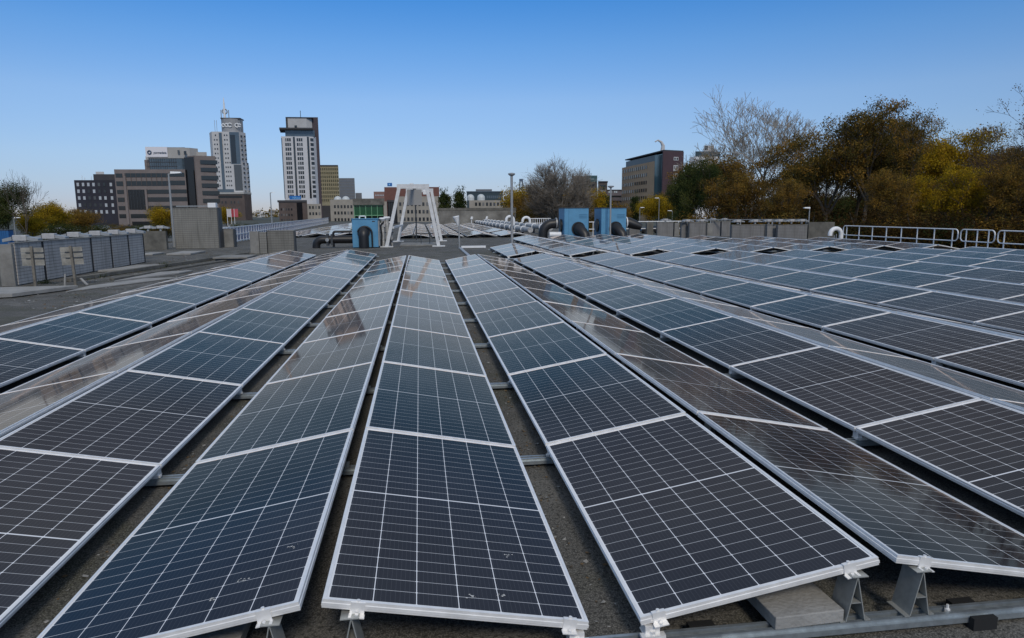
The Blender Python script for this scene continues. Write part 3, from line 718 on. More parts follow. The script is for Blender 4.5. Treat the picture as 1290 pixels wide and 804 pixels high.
# two big blue boxes behind the second block
def fan_box(x0, x1, y, h, label, left_elbow):
    cx = (x0+x1)/2; w = (x1-x0)/2
    o = thing('blue_fan_box', label, 'equipment box', (cx, y+.9, 0), 'blue boxes with black ducts')
    b = MB(); b.box(-w, w, -.9, .9, .05, h); b.build('housing', BLUEB, o, bevel=.02)
    b = MB(); b.box(-w-.03, w+.03, -.93, .93, h+.002, h+.05); b.build('lid', DARKM, o)
    for x in (-w+.28,):
        b = MB(); b.box(x-.012, x+.012, -.906, -.901, .1, h-.05); b.build('seam', mat('blue seam', (.045, .17, .30), .6) if 'blue seam' not in MATS else MATS['blue seam'], o)
    b = MB(); b.box(w-.62, w-.12, -.912, -.902, h-.62, h-.58); b.box(w-.62, w-.12, -.912, -.902, h-.52, h-.48); b.box(w-.62, w-.12, -.912, -.902, h-.42, h-.38); b.build('louvre', MATS['blue seam'], o)
    b = MB(); b.lathe([(.44,0),(.44,.06),(.36,.06),(.36,.02)], 28, Matrix.Translation((.12,-.90,.66)) @ Matrix.Rotation(R(90), 4, 'X')); b.build('duct_collar', BLACKD, o, smooth=True)
    b = MB(); b.tube([(.12,-.90,.66),(.16,-1.05,.62),(.30,-1.30,.45),(.42,-1.45,.25),(.44,-1.5,.02)], [.36,.36,.33,.31,.31], 16); b.build('duct_bend', BLACKD, o, smooth=True)
    b = MB(); b.lathe([(.42,0),(.42,.08),(.3,.08)], 24, Matrix.Translation((-w,.0,.85)) @ Matrix.Rotation(R(-90), 4, 'Y')); b.build('side_collar', BLACKD, o, smooth=True)
    return o
Yb = 43.2
xa, xb_ = at(711, 280, Yb).x, at(741.5, 280, Yb).x
fan_box(xa, xb_, Yb, zt(722, 262.5, Yb), 'left of two big blue boxes behind the array, open round duct', True)
xc, xd = at(757.5, 280, Yb).x, at(789, 280, Yb).x
fan_box(xc, xd, Yb, zt(770, 262.5, Yb), 'right of two big blue boxes, behind a slim lamp pole', False)
o = thing('duct_pipe', 'black flexible duct curving to the deck left of the blue boxes', 'pipe', (xa-.7, 44.1, 0))
b = MB(); b.tube([(.42,0,1.0),(.25,0,1.0)]+arc((.1,0,.35), .62, R(80), R(178), 10, X_, Z_)+[(-.52,0,.0)], .30, 16); b.build('elbow', BLACKD, o, smooth=True)
b = MB(); b.lathe([(.36,0),(.36,.08)], 20, Matrix.Translation((.30,0,1.0)) @ Matrix.Rotation(R(90), 4, 'Y')); b.build('flange', GREYM, o)
b = MB(); b.tube([(-.2,-.5,.3),(.55,-.5,.28)], .18, 14); b.build('white_pipe', WHITEM, o, smooth=True)
o = thing('duct_pipe', 'black duct stub with a pale flange right of the blue boxes', 'pipe', (xd+.1, 44.1, 0))
b = MB(); b.tube([(0,0,1.0),(.35,0,1.0),(.75,-.1,.85),(1.15,-.2,.7)], [.34,.34,.30,.2], 14); b.build('stub', BLACKD, o, smooth=True)
b = MB(); b.lathe([(.38,0),(.38,.07)], 20, Matrix.Translation((.12,0,1.0)) @ Matrix.Rotation(R(90), 4, 'Y')); b.build('flange', WHITEM, o)

# white pipe runs and goosenecks in the middle distance
def pipe_run(pts, r, label):
    o = thing('white_pipe', label, 'pipe', pts[0], 'white pipe runs'); P0 = Vector(pts[0])
    q = [Vector(p)-P0 for p in pts]
    b = MB(); b.tube(q, r, 14); b.build('pipe', MOT, o, smooth=True)
    L = (q[-1]-q[0]).length; d = (q[-1]-q[0]).normalized(); n = int(L/3.2); rot = d.to_track_quat('Z', 'Y').to_matrix().to_4x4()
    for i in range(1, n):
        c = q[0]+d*(L*i/n)
        b = MB(); b.lathe([(r*1.28,-.08),(r*1.28,.08)], 14, Matrix.Translation(c) @ rot); b.build('joint', WHITEM, o, smooth=True)
        b = MB(); b.box(c.x-.09, c.x+.09, c.y+.3, c.y+.45, -P0.z, c.z-r*.8); b.build('pipe_foot', DARKM, o)
pipe_run([(8.1, 50.5, .42), (7.7, 104, .42)], .20, 'fat white pipe run with joints, the nearer of two')
pipe_run([(9.6, 50.5, .55), (8.8, 104, .55)], .20, 'fat white pipe run with joints, the one behind')
def gooseneck(x, y, r, h, label):
    o = thing('vent_pipe', label, 'vent pipe', (x, y, 0), 'white gooseneck vents')
    b = MB(); b.tube([(r,0,0)]+[(r,0,h-r)]+arc((0,0,h-r), r, 0, R(190), 14, X_, Z_), r*.36, 12); b.build('bend', WHITEM, o, smooth=True)
    b = MB(); b.lathe([(r*.5,0),(r*.5,.06)], 12, Matrix.Translation((r,0,.0))); b.build('base_flange', GREYM, o)
    b = MB(); b.tube([(r*.15,0,0),(r*.15,0,h-r*.9)], .025, 6); b.tube([(-r*.2,0,0),(-r*.2,0,h-r*1.1)], .02, 6); b.build('support_rod', GREYM, o)
for px, Y, r, h, l in ((642.5, 62, .34, 1.35, 'white gooseneck vent just left of the slim grey pole'), (663, 62, .34, 1.25, 'white gooseneck vent just right of the slim grey pole'),
                       (1053, 34.6, .32, .74, 'white gooseneck vent at the left end of the guard rail')):
    gooseneck(at(px, 290, Y).x, Y, r, h, l)
for px, Y in ((594, 95), (613, 96)):
    p = at(px, 275, Y)
    b = MB(); b.tube([(0,0,0),(0,0,.75)], .06, 8); b.tube([(0,0,.75),(0,0,.8),(.1,0,1.15)], [.10,.18,.14], 8); ob = b.build('vent_pipe', WHITEM); ob.location = (p.x, Y, 0)
    tag(ob, f'small white vent before the long concrete wall, {"left" if px < 600 else "right"} of two', 'vent pipe', 'small white vents')

# walls at the back right
RW = [('tile', 793, 806, 46.5, 281, 'grey tiled wall right next to the blue box duct'), ('conc', 815, 823, 46.5, 280, 'narrow grey concrete pier between two tiled walls'),
      ('tile', 828, 848, 46.0, 280.5, 'grey tiled wall with a pale end, third right of the blue boxes'), ('tile', 858.5, 867, 41.5, 281, 'narrow tiled wall joined to a wider one'),
      ('tile', 868.5, 889, 41, 281, 'tiled wall with a pale concrete pier at its right end'), ('tile', 897, 907, 45, 279.5, 'tiled wall set back in the recess, left part'),
      ('tile', 909, 920, 45, 279.5, 'tiled wall set back in the recess, right part'), ('tile', 922, 963, 38, 284, 'wide tiled wall just below the lamp post'),
      ('tile', 966.5, 977, 38.3, 283.5, 'narrow tiled wall between two wide tiled walls'), ('tile', 980, 1017, 37.8, 284, 'wide tiled wall beside the plain concrete wall'),
      ('conc', 1018.5, 1051, 37.8, 280, 'dark plain concrete wall at the left end of the guard rail')]
for kind, pa, pb_, Y, top, lab in RW:
    a, c = at(pa, 290, Y).x, at(pb_, 290, Y).x; h = zt((pa+pb_)/2, top, Y)
    if kind == 'tile': tiled_block(a, c, Y, Y+.25, h, lab, TILE_R, 'tiled walls at the back right', ends=pa in (868.5, 922, 966.5))
    else:
        b = MB(); b.box(a, c, Y, Y+.3, 0, h); tag(b.build('concrete_wall', CONC_D), lab, 'wall')
    if pa in (828, 868.5):
        b = MB(); b.box(c+.08, c+.42, Y-.05, Y+.2, 0, h-.02); tag(b.build('concrete_pier', CONC), 'pale concrete pier at the end of a tiled wall, ' + ('left one' if pa == 828 else 'right one'), 'pier')
fxn = 0
for px, Y, pos in ((868, 41.1, 'above the joined tiled walls'), (886, 41.1, 'above the tiled wall with the pale pier'), (900, 45.1, 'in the recess, left'), (915, 45.1, 'in the recess, right'),
                (932, 38.1, 'at the left end of the wide tiled wall'), (954, 38.1, 'at the right end of the wide tiled wall'), (971, 38.4, 'above the narrow tiled wall'), (985, 37.9, 'on the last tiled wall, left'), (1000, 37.9, 'on the last tiled wall, middle'), (1013, 37.9, 'on the last tiled wall, right'), (840, 46.1, 'above the third tiled wall')):
    p = at(px, 285, Y); put_fixture(p.x, Y+.3, .95, R(10), f'twin floodlight box {pos}', .85)
b = MB(); b.bar((at(860, 280, 46.8).x, 46.8, 1.12), (at(1016, 279, 40).x, 40, 1.16), .05, .05)
for t in (0, .25, .5, .75, 1):
    a = at(860, 280, 46.8).x; c = at(1016, 279, 40).x
    b.box(a+(c-a)*t-.03, a+(c-a)*t+.03, 46.8-6.8*t-.03, 46.8-6.8*t+.03, 0, 1.11)
tag(b.build('cable_rail', GREYM), 'thin pale rail running above the tiled walls', 'rail')

# white guard rails
def tube_rail(name, x0, y0, x1, y1, h, n, label, ends=True, r=.024):
    A = Vector((x0, y0, 0)); B = Vector((x1, y1, 0)); d = (B-A); L = d.length; rz = math.atan2(d.y, d.x)
    o = thing(name, label, 'guard rail', A, 'white guard rails', rz)
    if ends:
        e = .16
        loop = [(e,0,h)] + [(L-e,0,h)] + arc((L-e,0,h-e), e, R(90), R(0), 6, X_, Z_) + arc((L-e,0,.42+e), e, R(0), R(-90), 6, X_, Z_) + [(e,0,.42)] + arc((e,0,.42+e), e, R(-90), R(-180), 6, X_, Z_) + arc((e,0,h-e), e, R(180), R(90), 6, X_, Z_)
        b = MB(); b.tube(loop, r, 8, cap=False); b.build('rail_loop', WHITEM, o, smooth=True)
    else:
        for z in (h, h*.5):
            b = MB(); b.tube([(0,0,z),(L,0,z)], r, 8); b.build('rail', WHITEM, o, smooth=True)
    for i in range(n):
        x = .3+(L-.6)*i/(n-1)
        b = MB(); b.tube([(x,0,0),(x,0,h-.0)], r, 8); b.box(x-.08, x+.08, -.08, .08, 0, .015); b.build('post', WHITEM, o, smooth=True)
tube_rail('guard_rail', 22.35, 34.2, 22.3, 26.2, .90, 8, 'long white guard rail section on the right roof edge')
tube_rail('guard_rail', 22.3, 26.05, 22.28, 24.3, .90, 3, 'short white guard rail section with rounded ends, next to the long one')
tube_rail('guard_rail', 22.28, 24.15, 22.2, 18.5, .90, 5, 'white guard rail section cut by the right border')
tube_rail('guard_rail', at(668, 280, 75).x, 75, 14.3, 75, 1.0, 8, 'white railing behind the pipes and the left blue box', False, .035)
tube_rail('guard_rail', at(742, 280, 47.6).x, 47.6, at(860, 280, 47.6).x, 47.6, 1.0, 9, 'white railing behind the right blue box and tiled walls', False, .03)

# long concrete wall at the back
Yw = 97; b = MB(); xa_, xb2 = at(553, 270, Yw).x, at(650, 270, Yw).x; hw = zt(600, 262, Yw)
o = thing('concrete_wall', 'long plain concrete wall with dark top band at the back of the deck', 'wall', (xa_, Yw, 0))
b.box(0, xb2-xa_, 0, .5, 0, hw-.35); b.build('wall_face', mat('stained concrete', (.17, .165, .15), .9, var=.5, scale=.45, bump=.2, bscale=8), o)
b = MB(); b.box(-.05, xb2-xa_+.05, -.05, .55, hw-.349, hw); b.build('coping', CONC_D, o)

# ------------------------------------------------------------------ buildings of the skyline
def C(name, col, rough=.8, **k):
    return MATS.get(name) or mat(name, col, rough, **k)
BROWN = C('brown stone cladding', (.18, .152, .142), var=.12, scale=.3)
BROWN_D = C('dark brown stone', (.095, .072, .064), var=.2, scale=.25)
NAVY = C('navy facade', (.022, .023, .035), var=.2, scale=.2)
WHITEC = C('white cladding', (.50, .50, .50), var=.08, scale=.15)
BEIGE = C('beige cladding', (.30, .275, .235), var=.12, scale=.3)
GREYC = C('grey cladding', (.14, .15, .165), var=.1, scale=.2)
BRICK = C('red brick', (.15, .065, .050), var=.15, scale=.4)
TAN = C('tan brick', (.50, .32, .18), var=.1, scale=.3)
MAROON = C('maroon cladding', (.065, .038, .046), var=.1, scale=.3)
YELC = C('yellow cladding', (.29, .255, .165), var=.1, scale=.3)
DARKB = C('dark cladding', (.045, .045, .05), var=.2, scale=.2)
TEALG = C('teal glass', (.05, .12, .13), .12)
SIGNW = C('sign white', (.70, .68, .70), .5); LOGO = C('logo navy', (.03, .07, .13), .5); SIGNB = C('sign blue', (.02, .14, .42), .4); SIGNL = C('sign pale blue', (.25, .55, .80), .4)

def bld(name, label, cx, cy, cat='building', group=None):
    return thing(name, label, cat, (cx, cy, GZ), group)
NOSKEW = set()
def vol(root, part, m, x0, x1, y0, y1, zlo, zhi, bevel=0):
    """a box volume of a building, given in world metres"""
    return poly(root, part, m, [(x0, y0), (x1, y0), (x1, y1), (x0, y1)], zlo, zhi)
def poly(root, part, m, pts, zlo, zhi):
    r = root.location; b = MB()
    if root.name not in NOSKEW:          # street blocks that run at a slant away from the roof
        yf = min(y for x, y in pts); k = .97*r.x/r.y; pts = [(x+(y-yf)*k, y) for x, y in pts]
    b.prism([(x-r.x, y-r.y) for x, y in pts], zlo-r.z, zhi-r.z); return b.build(part, m, root)
def xs(p, Y, py=250): return at(p, py, Y).x
class Front:
    """helper for a facade facing -y at depth Y: places flat boxes by photo measure turned into metres once"""
    def __init__(s, root, Y, py=240): s.r = root; s.Y = Y; s.py = py
    def rect(s, part, m, xa, xb, ya, yb, proud=.15, thick=.3):
        a, c = at(xa, s.py, s.Y).x, at(xb, s.py, s.Y).x; mid = (xa+xb)/2
        z1, z0 = zt(mid, ya, s.Y), zt(mid, yb, s.Y); l = s.r.location
        return cube_part(part, m, s.r, ((a+c)/2-l.x, s.Y-proud+thick/2-l.y, (z0+z1)/2-l.z), (abs(c-a), thick, abs(z1-z0)))
    def win(s, panes, xa, xb, ya, yb, proud=.10, thick=.25):
        a, c = at(xa, s.py, s.Y).x, at(xb, s.py, s.Y).x; mid = (xa+xb)/2
        z1, z0 = zt(mid, ya, s.Y), zt(mid, yb, s.Y); l = s.r.location
        panes.add(((a+c)/2-l.x, s.Y-proud+thick/2-l.y, (z0+z1)/2-l.z), (abs(c-a), thick, abs(z1-z0)))
def text(root, word, m, xa, xb, ytop, ybase, Y, part='lettering'):
    cu = bpy.data.curves.new('lettering', 'FONT'); cu.body = word; cu.extrude = .06; cu.size = 1
    t = bpy.data.objects.new('tmp', cu); COL.objects.link(t)
    dg = bpy.context.evaluated_depsgraph_get(); me = bpy.data.meshes.new_from_object(t.evaluated_get(dg))
    bpy.data.objects.remove(t); bpy.data.curves.remove(cu)
    me.materials.clear(); me.materials.append(m)
    w = max(v.co.x for v in me.vertices)-min(v.co.x for v in me.vertices); h = max(v.co.y for v in me.vertices)-min(v.co.y for v in me.vertices)
    a, c = at(xa, 240, Y).x, at(xb, 240, Y).x; z1, z0 = zt(xa, ytop, Y), zt(xa, ybase, Y); l = root.location
    return link(part, me, root, (a-l.x, Y-l.y, z0-l.z), (R(90), 0, 0), ((c-a)/w, (z1-z0)/h, 1))

# navy office block, far left
Y = 300; o = bld('office_block', 'navy office block with small pale square windows at the left', xs(122, Y), Y+9)
vol(o, 'wall', NAVY, xs(95.5, Y), xs(149, Y), Y, Y+16, GZ, zt(122, 227, Y)); vol(o, 'upper_storey', DARKB, xs(116, Y), xs(149, Y), Y+3, Y+15, zt(122, 227, Y), zt(130, 219, Y))
vol(o, 'plant_box', WHITEC, xs(116.5, Y), xs(127, Y), Y+5, Y+9, zt(130, 219, Y), zt(122, 215.5, Y)); f = Front(o, Y); pn = Panes(o, GLASS_P); pd = Panes(o, GLASS_D)
rd = random.Random(9)
for r_, py in enumerate((232.5, 241, 249.5, 258.5, 267)):
    for c_, px in enumerate((98.8, 105.4, 112, 118.5, 125.3, 132, 140.3)):
        pale = (c_ < 4 and r_ == 0) or (c_ < 2 and rd.random() < .85) or rd.random() < .3
        f.win(pn if pale else pd, px-1.4, px+1.6, py-2.1, py+2.2)
pn.end(); pd.end()
b = MB()
for dx, h in ((-8, 2.2), (-7, 1.4), (-4.5, 1.8), (-3.6, 1.2)): b.bar((dx, -2, zt(122, 227, Y)-GZ), (dx+.2, -2, zt(122, 227, Y)-GZ+h), .12, .12)
b.build('antenna', WHITEM, o)

# brown stepped office complex
Y = 290; o = bld('office_building', 'brown stepped office building with dark ribbon windows and white sign', xs(205, Y), Y+10); f = Front(o, Y)
vol(o, 'wall', BROWN, xs(147, Y), xs(236, Y), Y, Y+22, GZ, zt(180, 213.5, Y))
for (ya, yb) in ((218.3, 223.3), (228.2, 234), (239, 244), (248.6, 254), (259.3, 264.3), (269.5, 274.5)):
    f.rect('window_band', RIBBON, 147.5, 156, ya+.4, yb+.3)
    if ya < 236: f.rect('window_band', RIBBON, 159, 213.5, ya, yb); f.rect('window_band', RIBBON, 214.5, 234, ya-.6, yb-.8)
    elif ya < 266: f.rect('window_band', RIBBON, 185.5, 213.5, ya, yb); f.rect('window_band', RIBBON, 214.5, 235, ya-.2, yb-.6)
    else: f.rect('window_band', RIBBON, 162, 234, ya, yb)
for i in range(9): f.rect('mullion', BROWN_D, 160+i*6.4, 160.5+i*6.4, 218.3, 234, .2, .1) if i < 9 else None
f.rect('glazed_recess', C('black glazing', (.012, .012, .014), .12), 161, 182.5, 239, 264)
for k in range(5): f.rect('mullion', DARKM, 164+k*4, 164.5+k*4, 239, 264, .25, .12)
f.rect('pilaster', BROWN, 157, 160, 222, 283, .5, .6); f.rect('pilaster', BROWN, 182.6, 185.2, 238, 265, .5, .6)
f.rect('entrance', C('black glazing', (.012, .012, .014), .12), 163, 230, 279, 288)
# upper block with white fascia
vol(o, 'upper_block', BROWN, xs(178.5, Y), xs(190, Y), Y+6, Y+20, zt(180, 213.5, Y), zt(180, 200, Y)); vol(o, 'white_step', WHITEC, xs(180, Y), xs(190, Y), Y+6.2, Y+19, zt(180, 200, Y), zt(180, 195.5, Y))
pts = [(xs(187, Y), Y+4), (xs(226, Y), Y+4), (xs(239, Y), Y+5.5), (xs(250, Y), Y+9), (xs(250, Y), Y+20), (xs(187, Y), Y+20)]
poly(o, 'glass_storey', GLASS_B, pts, zt(205, 213.5, Y), zt(205, 198.6, Y)); poly(o, 'fascia', C('pale fascia', (.36, .35, .33), .8, var=.1, scale=.3), [(x-.1 if i in (0, 5) else x+.2, y-.25 if y < Y+10 else y) for i, (x, y) in enumerate(pts)], zt(205, 198.5, Y), zt(205, 184.6, Y))
f2 = Front(o, Y+4)
for i in range(14): f2.rect('mullion', DARKM, 188.5+i*2.75, 188.9+i*2.75, 199, 213, .12, .1)
for py in (204, 209.2): f2.rect('spandrel', DARKB, 187.2, 226, py, py+.7, .14, .1)
f2.rect('fascia_window', GLASS_D, 228.5, 231, 189.5, 194, .9, .2); f2.rect('fascia_window', GLASS_D, 236, 239, 190.5, 195, .6, .3)
sg = f2.rect('sign_board', SIGNW, 188.2, 215.5, 185.3, 198, .55, .2)
l = o.location; b = MB(); zc = zt(193, 192, Y+3)-l.z; xc_ = xs(192.8, Y+3)-l.x
b.tube(arc((xc_, Y+3.3-l.y, zc), .62, 0, R(360), 20, X_, Z_), .24, 8); b.build('ring_logo', LOGO, o); b = MB()
text(o, 'yonnedata', LOGO, 197.2, 213.6, 190.0, 193.6, Y+3.3)
b = MB()
for i in range(7): x = xs(203+i*2, Y)-l.x; b.lathe([(.5, 0), (.5, .8), (.3, .9)], 10, Matrix.Translation((x, 16, zt(205, 184.6, Y)-l.z+.25)))
b.box(xs(198, Y)-l.x, xs(231, Y)-l.x, -4, 4, zt(205, 184.6, Y)-l.z, zt(205, 184.6, Y)-l.z+.25); b.build('roof_plant', DARKM, o)
vol(o, 'glass_link', C('black glazing', (.012, .012, .014)), xs(234.5, Y), xs(247, Y), Y+1.2, Y+15, GZ, zt(244, 198, Y))
# tower wing on the right
pts = [(xs(240, Y), Y+3), (xs(249, Y), Y+.5), (xs(275, Y), Y+3), (xs(275, Y), Y+20), (xs(240, Y), Y+20)]
poly(o, 'wing_wall', BROWN, pts, GZ, zt(255, 196, Y)); poly(o, 'wing_top', C('pale fascia', (.3, .3, .3)), [(xs(241, Y), Y+8), (xs(257, Y), Y+8), (xs(257, Y), Y+18), (xs(241, Y), Y+18)], zt(255, 196, Y), zt(255, 189.5, Y))
poly(o, 'glass_corner', C('black glazing', (.012, .012, .014)), [(xs(240.5, Y), Y+2.6), (xs(247, Y), Y+.8), (xs(247, Y), Y+1.6), (xs(240.5, Y), Y+3.4)], GZ, zt(244, 197.5, Y))
a = Vector((xs(254.5, Y), Y+1.03)); c = Vector((xs(274.5, Y), Y+2.95)); rz = math.atan2(c.y-a.y, c.x-a.x)
for py in (201.5, 211, 221.3, 231, 240.5, 250.5):
    z1, z0 = zt(262, py, Y), zt(262, py+5, Y); m_ = (a+c)/2; cube_part('window_band', RIBBON, o, (m_.x-l.x, m_.y-l.y, (z0+z1)/2-l.z), ((c-a).length, .4, z1-z0), rz)

# white tower with spire
Y = 480; o = bld('tower', 'tall white tower with dark glass strips, ring emblem and spire', xs(289, Y), Y+14); l = o.location; f = Front(o, Y, 200)
X = lambda p: xs(p, Y, 200)
body = [(X(265.5), Y+8), (X(269), Y), (X(303), Y), (X(311.5), Y+7), (X(311.5), Y+26), (X(265.5), Y+26)]
poly(o, 'shaft', WHITEC, body, zt(289, 243, Y), zt(289, 166, Y))
poly(o, 'lower_shaft', WHITEC, [(X(268.2), Y-.6), (X(304), Y-.6), (X(313.5), Y+6.5), (X(313.5), Y+20), (X(268.2), Y+20)], zt(289, 243, Y), zt(289, 207, Y))
poly(o, 'base', BROWN_D, [(X(268), Y-3), (X(306), Y-3), (X(315), Y+5), (X(315), Y+26), (X(268), Y+26)], GZ, zt(289, 245, Y)); poly(o, 'ledge', C('pale fascia', (.3, .3, .3)), [(X(267.5), Y-3.6), (X(306), Y-3.6), (X(315.8), Y+5), (X(315.8), Y+26), (X(267.5), Y+26)], zt(289, 244.9, Y), zt(289, 242.6, Y))
fr = Front(o, Y-.6, 200)
f.rect('glass_strip', GLASS_B, 278.2, 281.6, 167.5, 243, .75, .5); f.rect('glass_strip', GLASS_B, 291, 303, 166.5, 208, .3, .5)
fr.rect('glass_strip', GLASS_D, 294, 303.6, 207.5, 240, .25, .5); fr.rect('glass_strip', GLASS_B, 278.2, 281.6, 207, 243, .2, .4); f.rect('glass_strip', GLASS_D, 292, 298, 170, 206, .45, .3)
fr.rect('glass_band', GLASS_B, 270, 292, 238.5, 242.5, .3, .4)
w = Panes(o, GLASS_D)
for i in range(13):
    py = 169.5+i*5.75; g = fr if py > 205 else f
    for px in ([271.2, 274.3] if i else [272.8]): g.win(w, px, px+1.5, py, py+2)
    for px in ([284.0, 287.0] if i < 6 else [283.4, 286, 288.8]): g.win(w, px, px+1.5, py, py+2)
for i in range(13):
    py = 171+i*5.75; x0, x1 = (303, 311.5); dz = zt(308, py, Y+3)-l.z
    for t in (.25, .62):
        if py < 205: px_, qy = X(303)+(X(311.5)-X(303))*t, Y+7*t
        else: px_, qy = X(304)+(X(313.5)-X(304))*t, Y-.6+7.1*t
        w.add((px_-l.x, qy-l.y, dz-.5), (1.0, .5, 1.1), math.atan2(7, X(311.5)-X(303)))
w.end()
cube_part('glass_edge', GLASS_B, o, (X(266.6)-l.x, Y+5.2-l.y, (zt(267, 168, Y)+zt(267, 205, Y))/2-l.z), (1.2, 4.5, zt(267, 168, Y)-zt(267, 205, Y)), R(15))
w = Panes(o, GLASS_D, 'podium_window'); fb_ = Front(o, Y-3, 260); fb_.rect('podium_band', C('black glazing', (.012,.012,.014)), 276, 306, 246.5, 249.5, .1, .3)
for px in (279.5, 284, 291, 295, 300):
    for py in (253.5, 262, 270): fb_.win(w, px, px+1.7, py, py+3)
w.end()
b = MB(); R0 = (X(303)-X(276))/2; cx_ = X(289.5)-l.x; cyc = 12; z0 = zt(289, 166, Y)-l.z
b.lathe([(R0, z0), (R0, zt(289, 148, Y)-l.z)], 24, Matrix.Translation((cx_, cyc-l.y+Y, 0))); b.build('crown', C('grey metal crown', (.27, .275, .28), .6, var=.12, scale=.4), o)
b = MB(); b.box(cx_-6, cx_+6.5, cyc-l.y+Y-5, cyc-l.y+Y+5, zt(289, 148, Y)-l.z, zt(289, 146.6, Y)-l.z); b.build('crown_roof', DARKB, o)
b = MB(); yc_ = cyc-l.y+Y-R0-.6
for (px, r_) in ((279.5, .9), (284, 1.0), (288.5, 1.2), (297, 1.2), (300, .9)):
    b.tube(arc((xs(px, Y-3, 200)-l.x, yc_+abs(px-289)*.12, zt(289, 156.5, Y)-l.z), r_, R(20), R(330), 12, X_, Z_), .32, 6)
b.build('metal_lettering', WHITEM, o)
b = MB()
for px in (273.5, 276, 302.5, 305): b.tube([(xs(px, Y+6, 200)-l.x, Y+6-l.y, z0), (xs(px, Y+6, 200)-l.x, Y+6-l.y, zt(px, 149, Y))] if False else [(xs(px, Y+6, 200)-l.x, Y+6-l.y, z0), (xs(px, Y+6, 200)-l.x, Y+6-l.y, zt(px, 150, Y)-l.z)], .13, 5)
for px in (282.5, 292): b.tube([(xs(px, Y+8, 200)-l.x, Y+8-l.y, zt(px, 147, Y)-l.z), (xs(px, Y+8, 200)-l.x, Y+8-l.y, zt(px, 136.5, Y)-l.z)], .3, 6)
b.build('crown_frame', GREYM, o)
b = MB(); b.tube(arc((xs(287.2, Y+8, 200)-l.x, Y+8-l.y, zt(287, 138.5, Y)-l.z), 1.5, 0, R(360), 16, X_, Z_), .4, 6); b.build('ring_emblem', GREYM, o)
b = MB(); xx = xs(286.8, Y+8, 200)-l.x
b.tube([(xx, Y+8-l.y, zt(287, 147, Y)-l.z), (xx, Y+8-l.y, zt(287, 128, Y)-l.z), (xx, Y+8-l.y, zt(287, 120.5, Y)-l.z)], [.8, .5, .12], 8); b.build('spire', WHITEM, o)

# white slab tower with dark head
Y = 500; o = bld('tower', 'white tower with two rows of triple windows and a dark capped top', xs(380, Y), Y+14); l = o.location; f = Front(o, Y, 210); X = lambda p: xs(p, Y, 210)
poly(o, 'shaft', C('tower white', (.54, .54, .55), .7, var=.05, scale=.2), [(X(356.2), Y), (X(391.5), Y), (X(396.5), Y+1.6), (X(400), Y+5), (X(400), Y+24), (X(356.2), Y+24)], GZ, zt(378, 172, Y))
vol(o, 'core', C('core maroon', (.06, .045, .055), .7), X(393), X(402), Y+6, Y+26, GZ, zt(396, 146.3, Y)); vol(o, 'core', C('core maroon', (.06, .045, .055), .7), X(362), X(394), Y+14, Y+25, GZ, zt(375, 147, Y))
vol(o, 'recessed_floor', GLASS_B, X(361), X(398), Y+2, Y+20, zt(380, 171.9, Y), zt(380, 163.5, Y)); vol(o, 'canopy', DARKB, X(355), X(397), Y-1.5, Y+20, zt(375, 163.4, Y), zt(375, 161.2, Y))
poly(o, 'head', C('head white', (.42, .42, .42), .7, var=.07, scale=.3), [(X(364.5), Y+3), (X(388), Y+3), (X(395), Y+5.5), (X(395), Y+18), (X(364.5), Y+18)], zt(380, 161.1, Y), zt(380, 148.2, Y))
vol(o, 'head_frame', DARKB, X(362.3), X(364.2), Y+2.5, Y+18, zt(375, 161.1, Y), zt(375, 147, Y)); vol(o, 'head_frame', DARKB, X(362.3), X(397), Y+2.6, Y+18, zt(380, 148.1, Y), zt(380, 147, Y))
f.rect('head_window', GLASS_D, 373, 376, 157.5, 160, -2.5, .4)
f.rect('dark_strip', GLASS_D, 371, 373.4, 172.5, 250, .2, .4); f.rect('dark_strip', GLASS_D, 388.5, 391, 172.5, 250, .2, .4); f.rect('dark_strip', GLASS_B, 356.3, 357.3, 174, 250, .2, .4)
w = Panes(o, GLASS_D)
for i in range(13):
    py = 174.2+i*5.92
    for px in (361, 363.6, 366.2, 375.6, 378.2, 380.8): f.win(w, px-.1, px+1.95, py, py+4.0)
a = Vector((X(392.5), Y+.35)); c = Vector((X(396), Y+1.45))
for i in range(13): w.add(((a.x+c.x)/2-l.x, (a.y+c.y)/2-l.y, zt(394, 176+i*5.92, Y)-l.z), (2.2, .5, 1.9), math.atan2(c.y-a.y, c.x-a.x))
w.end()
b = MB(); b.tube([(xs(382, Y+10, 210)-l.x, Y+10-l.y, zt(382, 147, Y)-l.z), (xs(382, Y+10, 210)-l.x, Y+10-l.y, zt(382, 137, Y)-l.z)], .22, 6); b.build('antenna', DARKM, o)
# its dark podium with the blue sign
Y = 420; o = bld('podium_building', 'dark brown low block with a blue sign board on its roof edge', xs(368, Y), Y+8); l = o.location; f = Front(o, Y, 262)
vol(o, 'wall', BROWN_D, xs(350.5, Y), xs(386.5, Y), Y, Y+20, GZ, zt(368, 252.5, Y)); f.rect('roof_edge', DARKB, 350, 387, 252.3, 255, .3, .5); f.rect('glass_bay', C('black glazing', (.012,.012,.014)), 374, 381, 255.5, 280, .25, .4)
w = Panes(o, GLASS_D)
for px in (353.5, 356.5, 360, 363, 366.5):
    for py in (262.5, 269.5, 276): f.win(w, px, px+1.6, py, py+2.8)
w.end()
f.rect('sign_board', SIGNB, 365.5, 380, 246.8, 251.6, .4, .3); text(o, 'Nhaw', SIGNL, 368, 377.5, 247.8, 250.8, Y-.5)

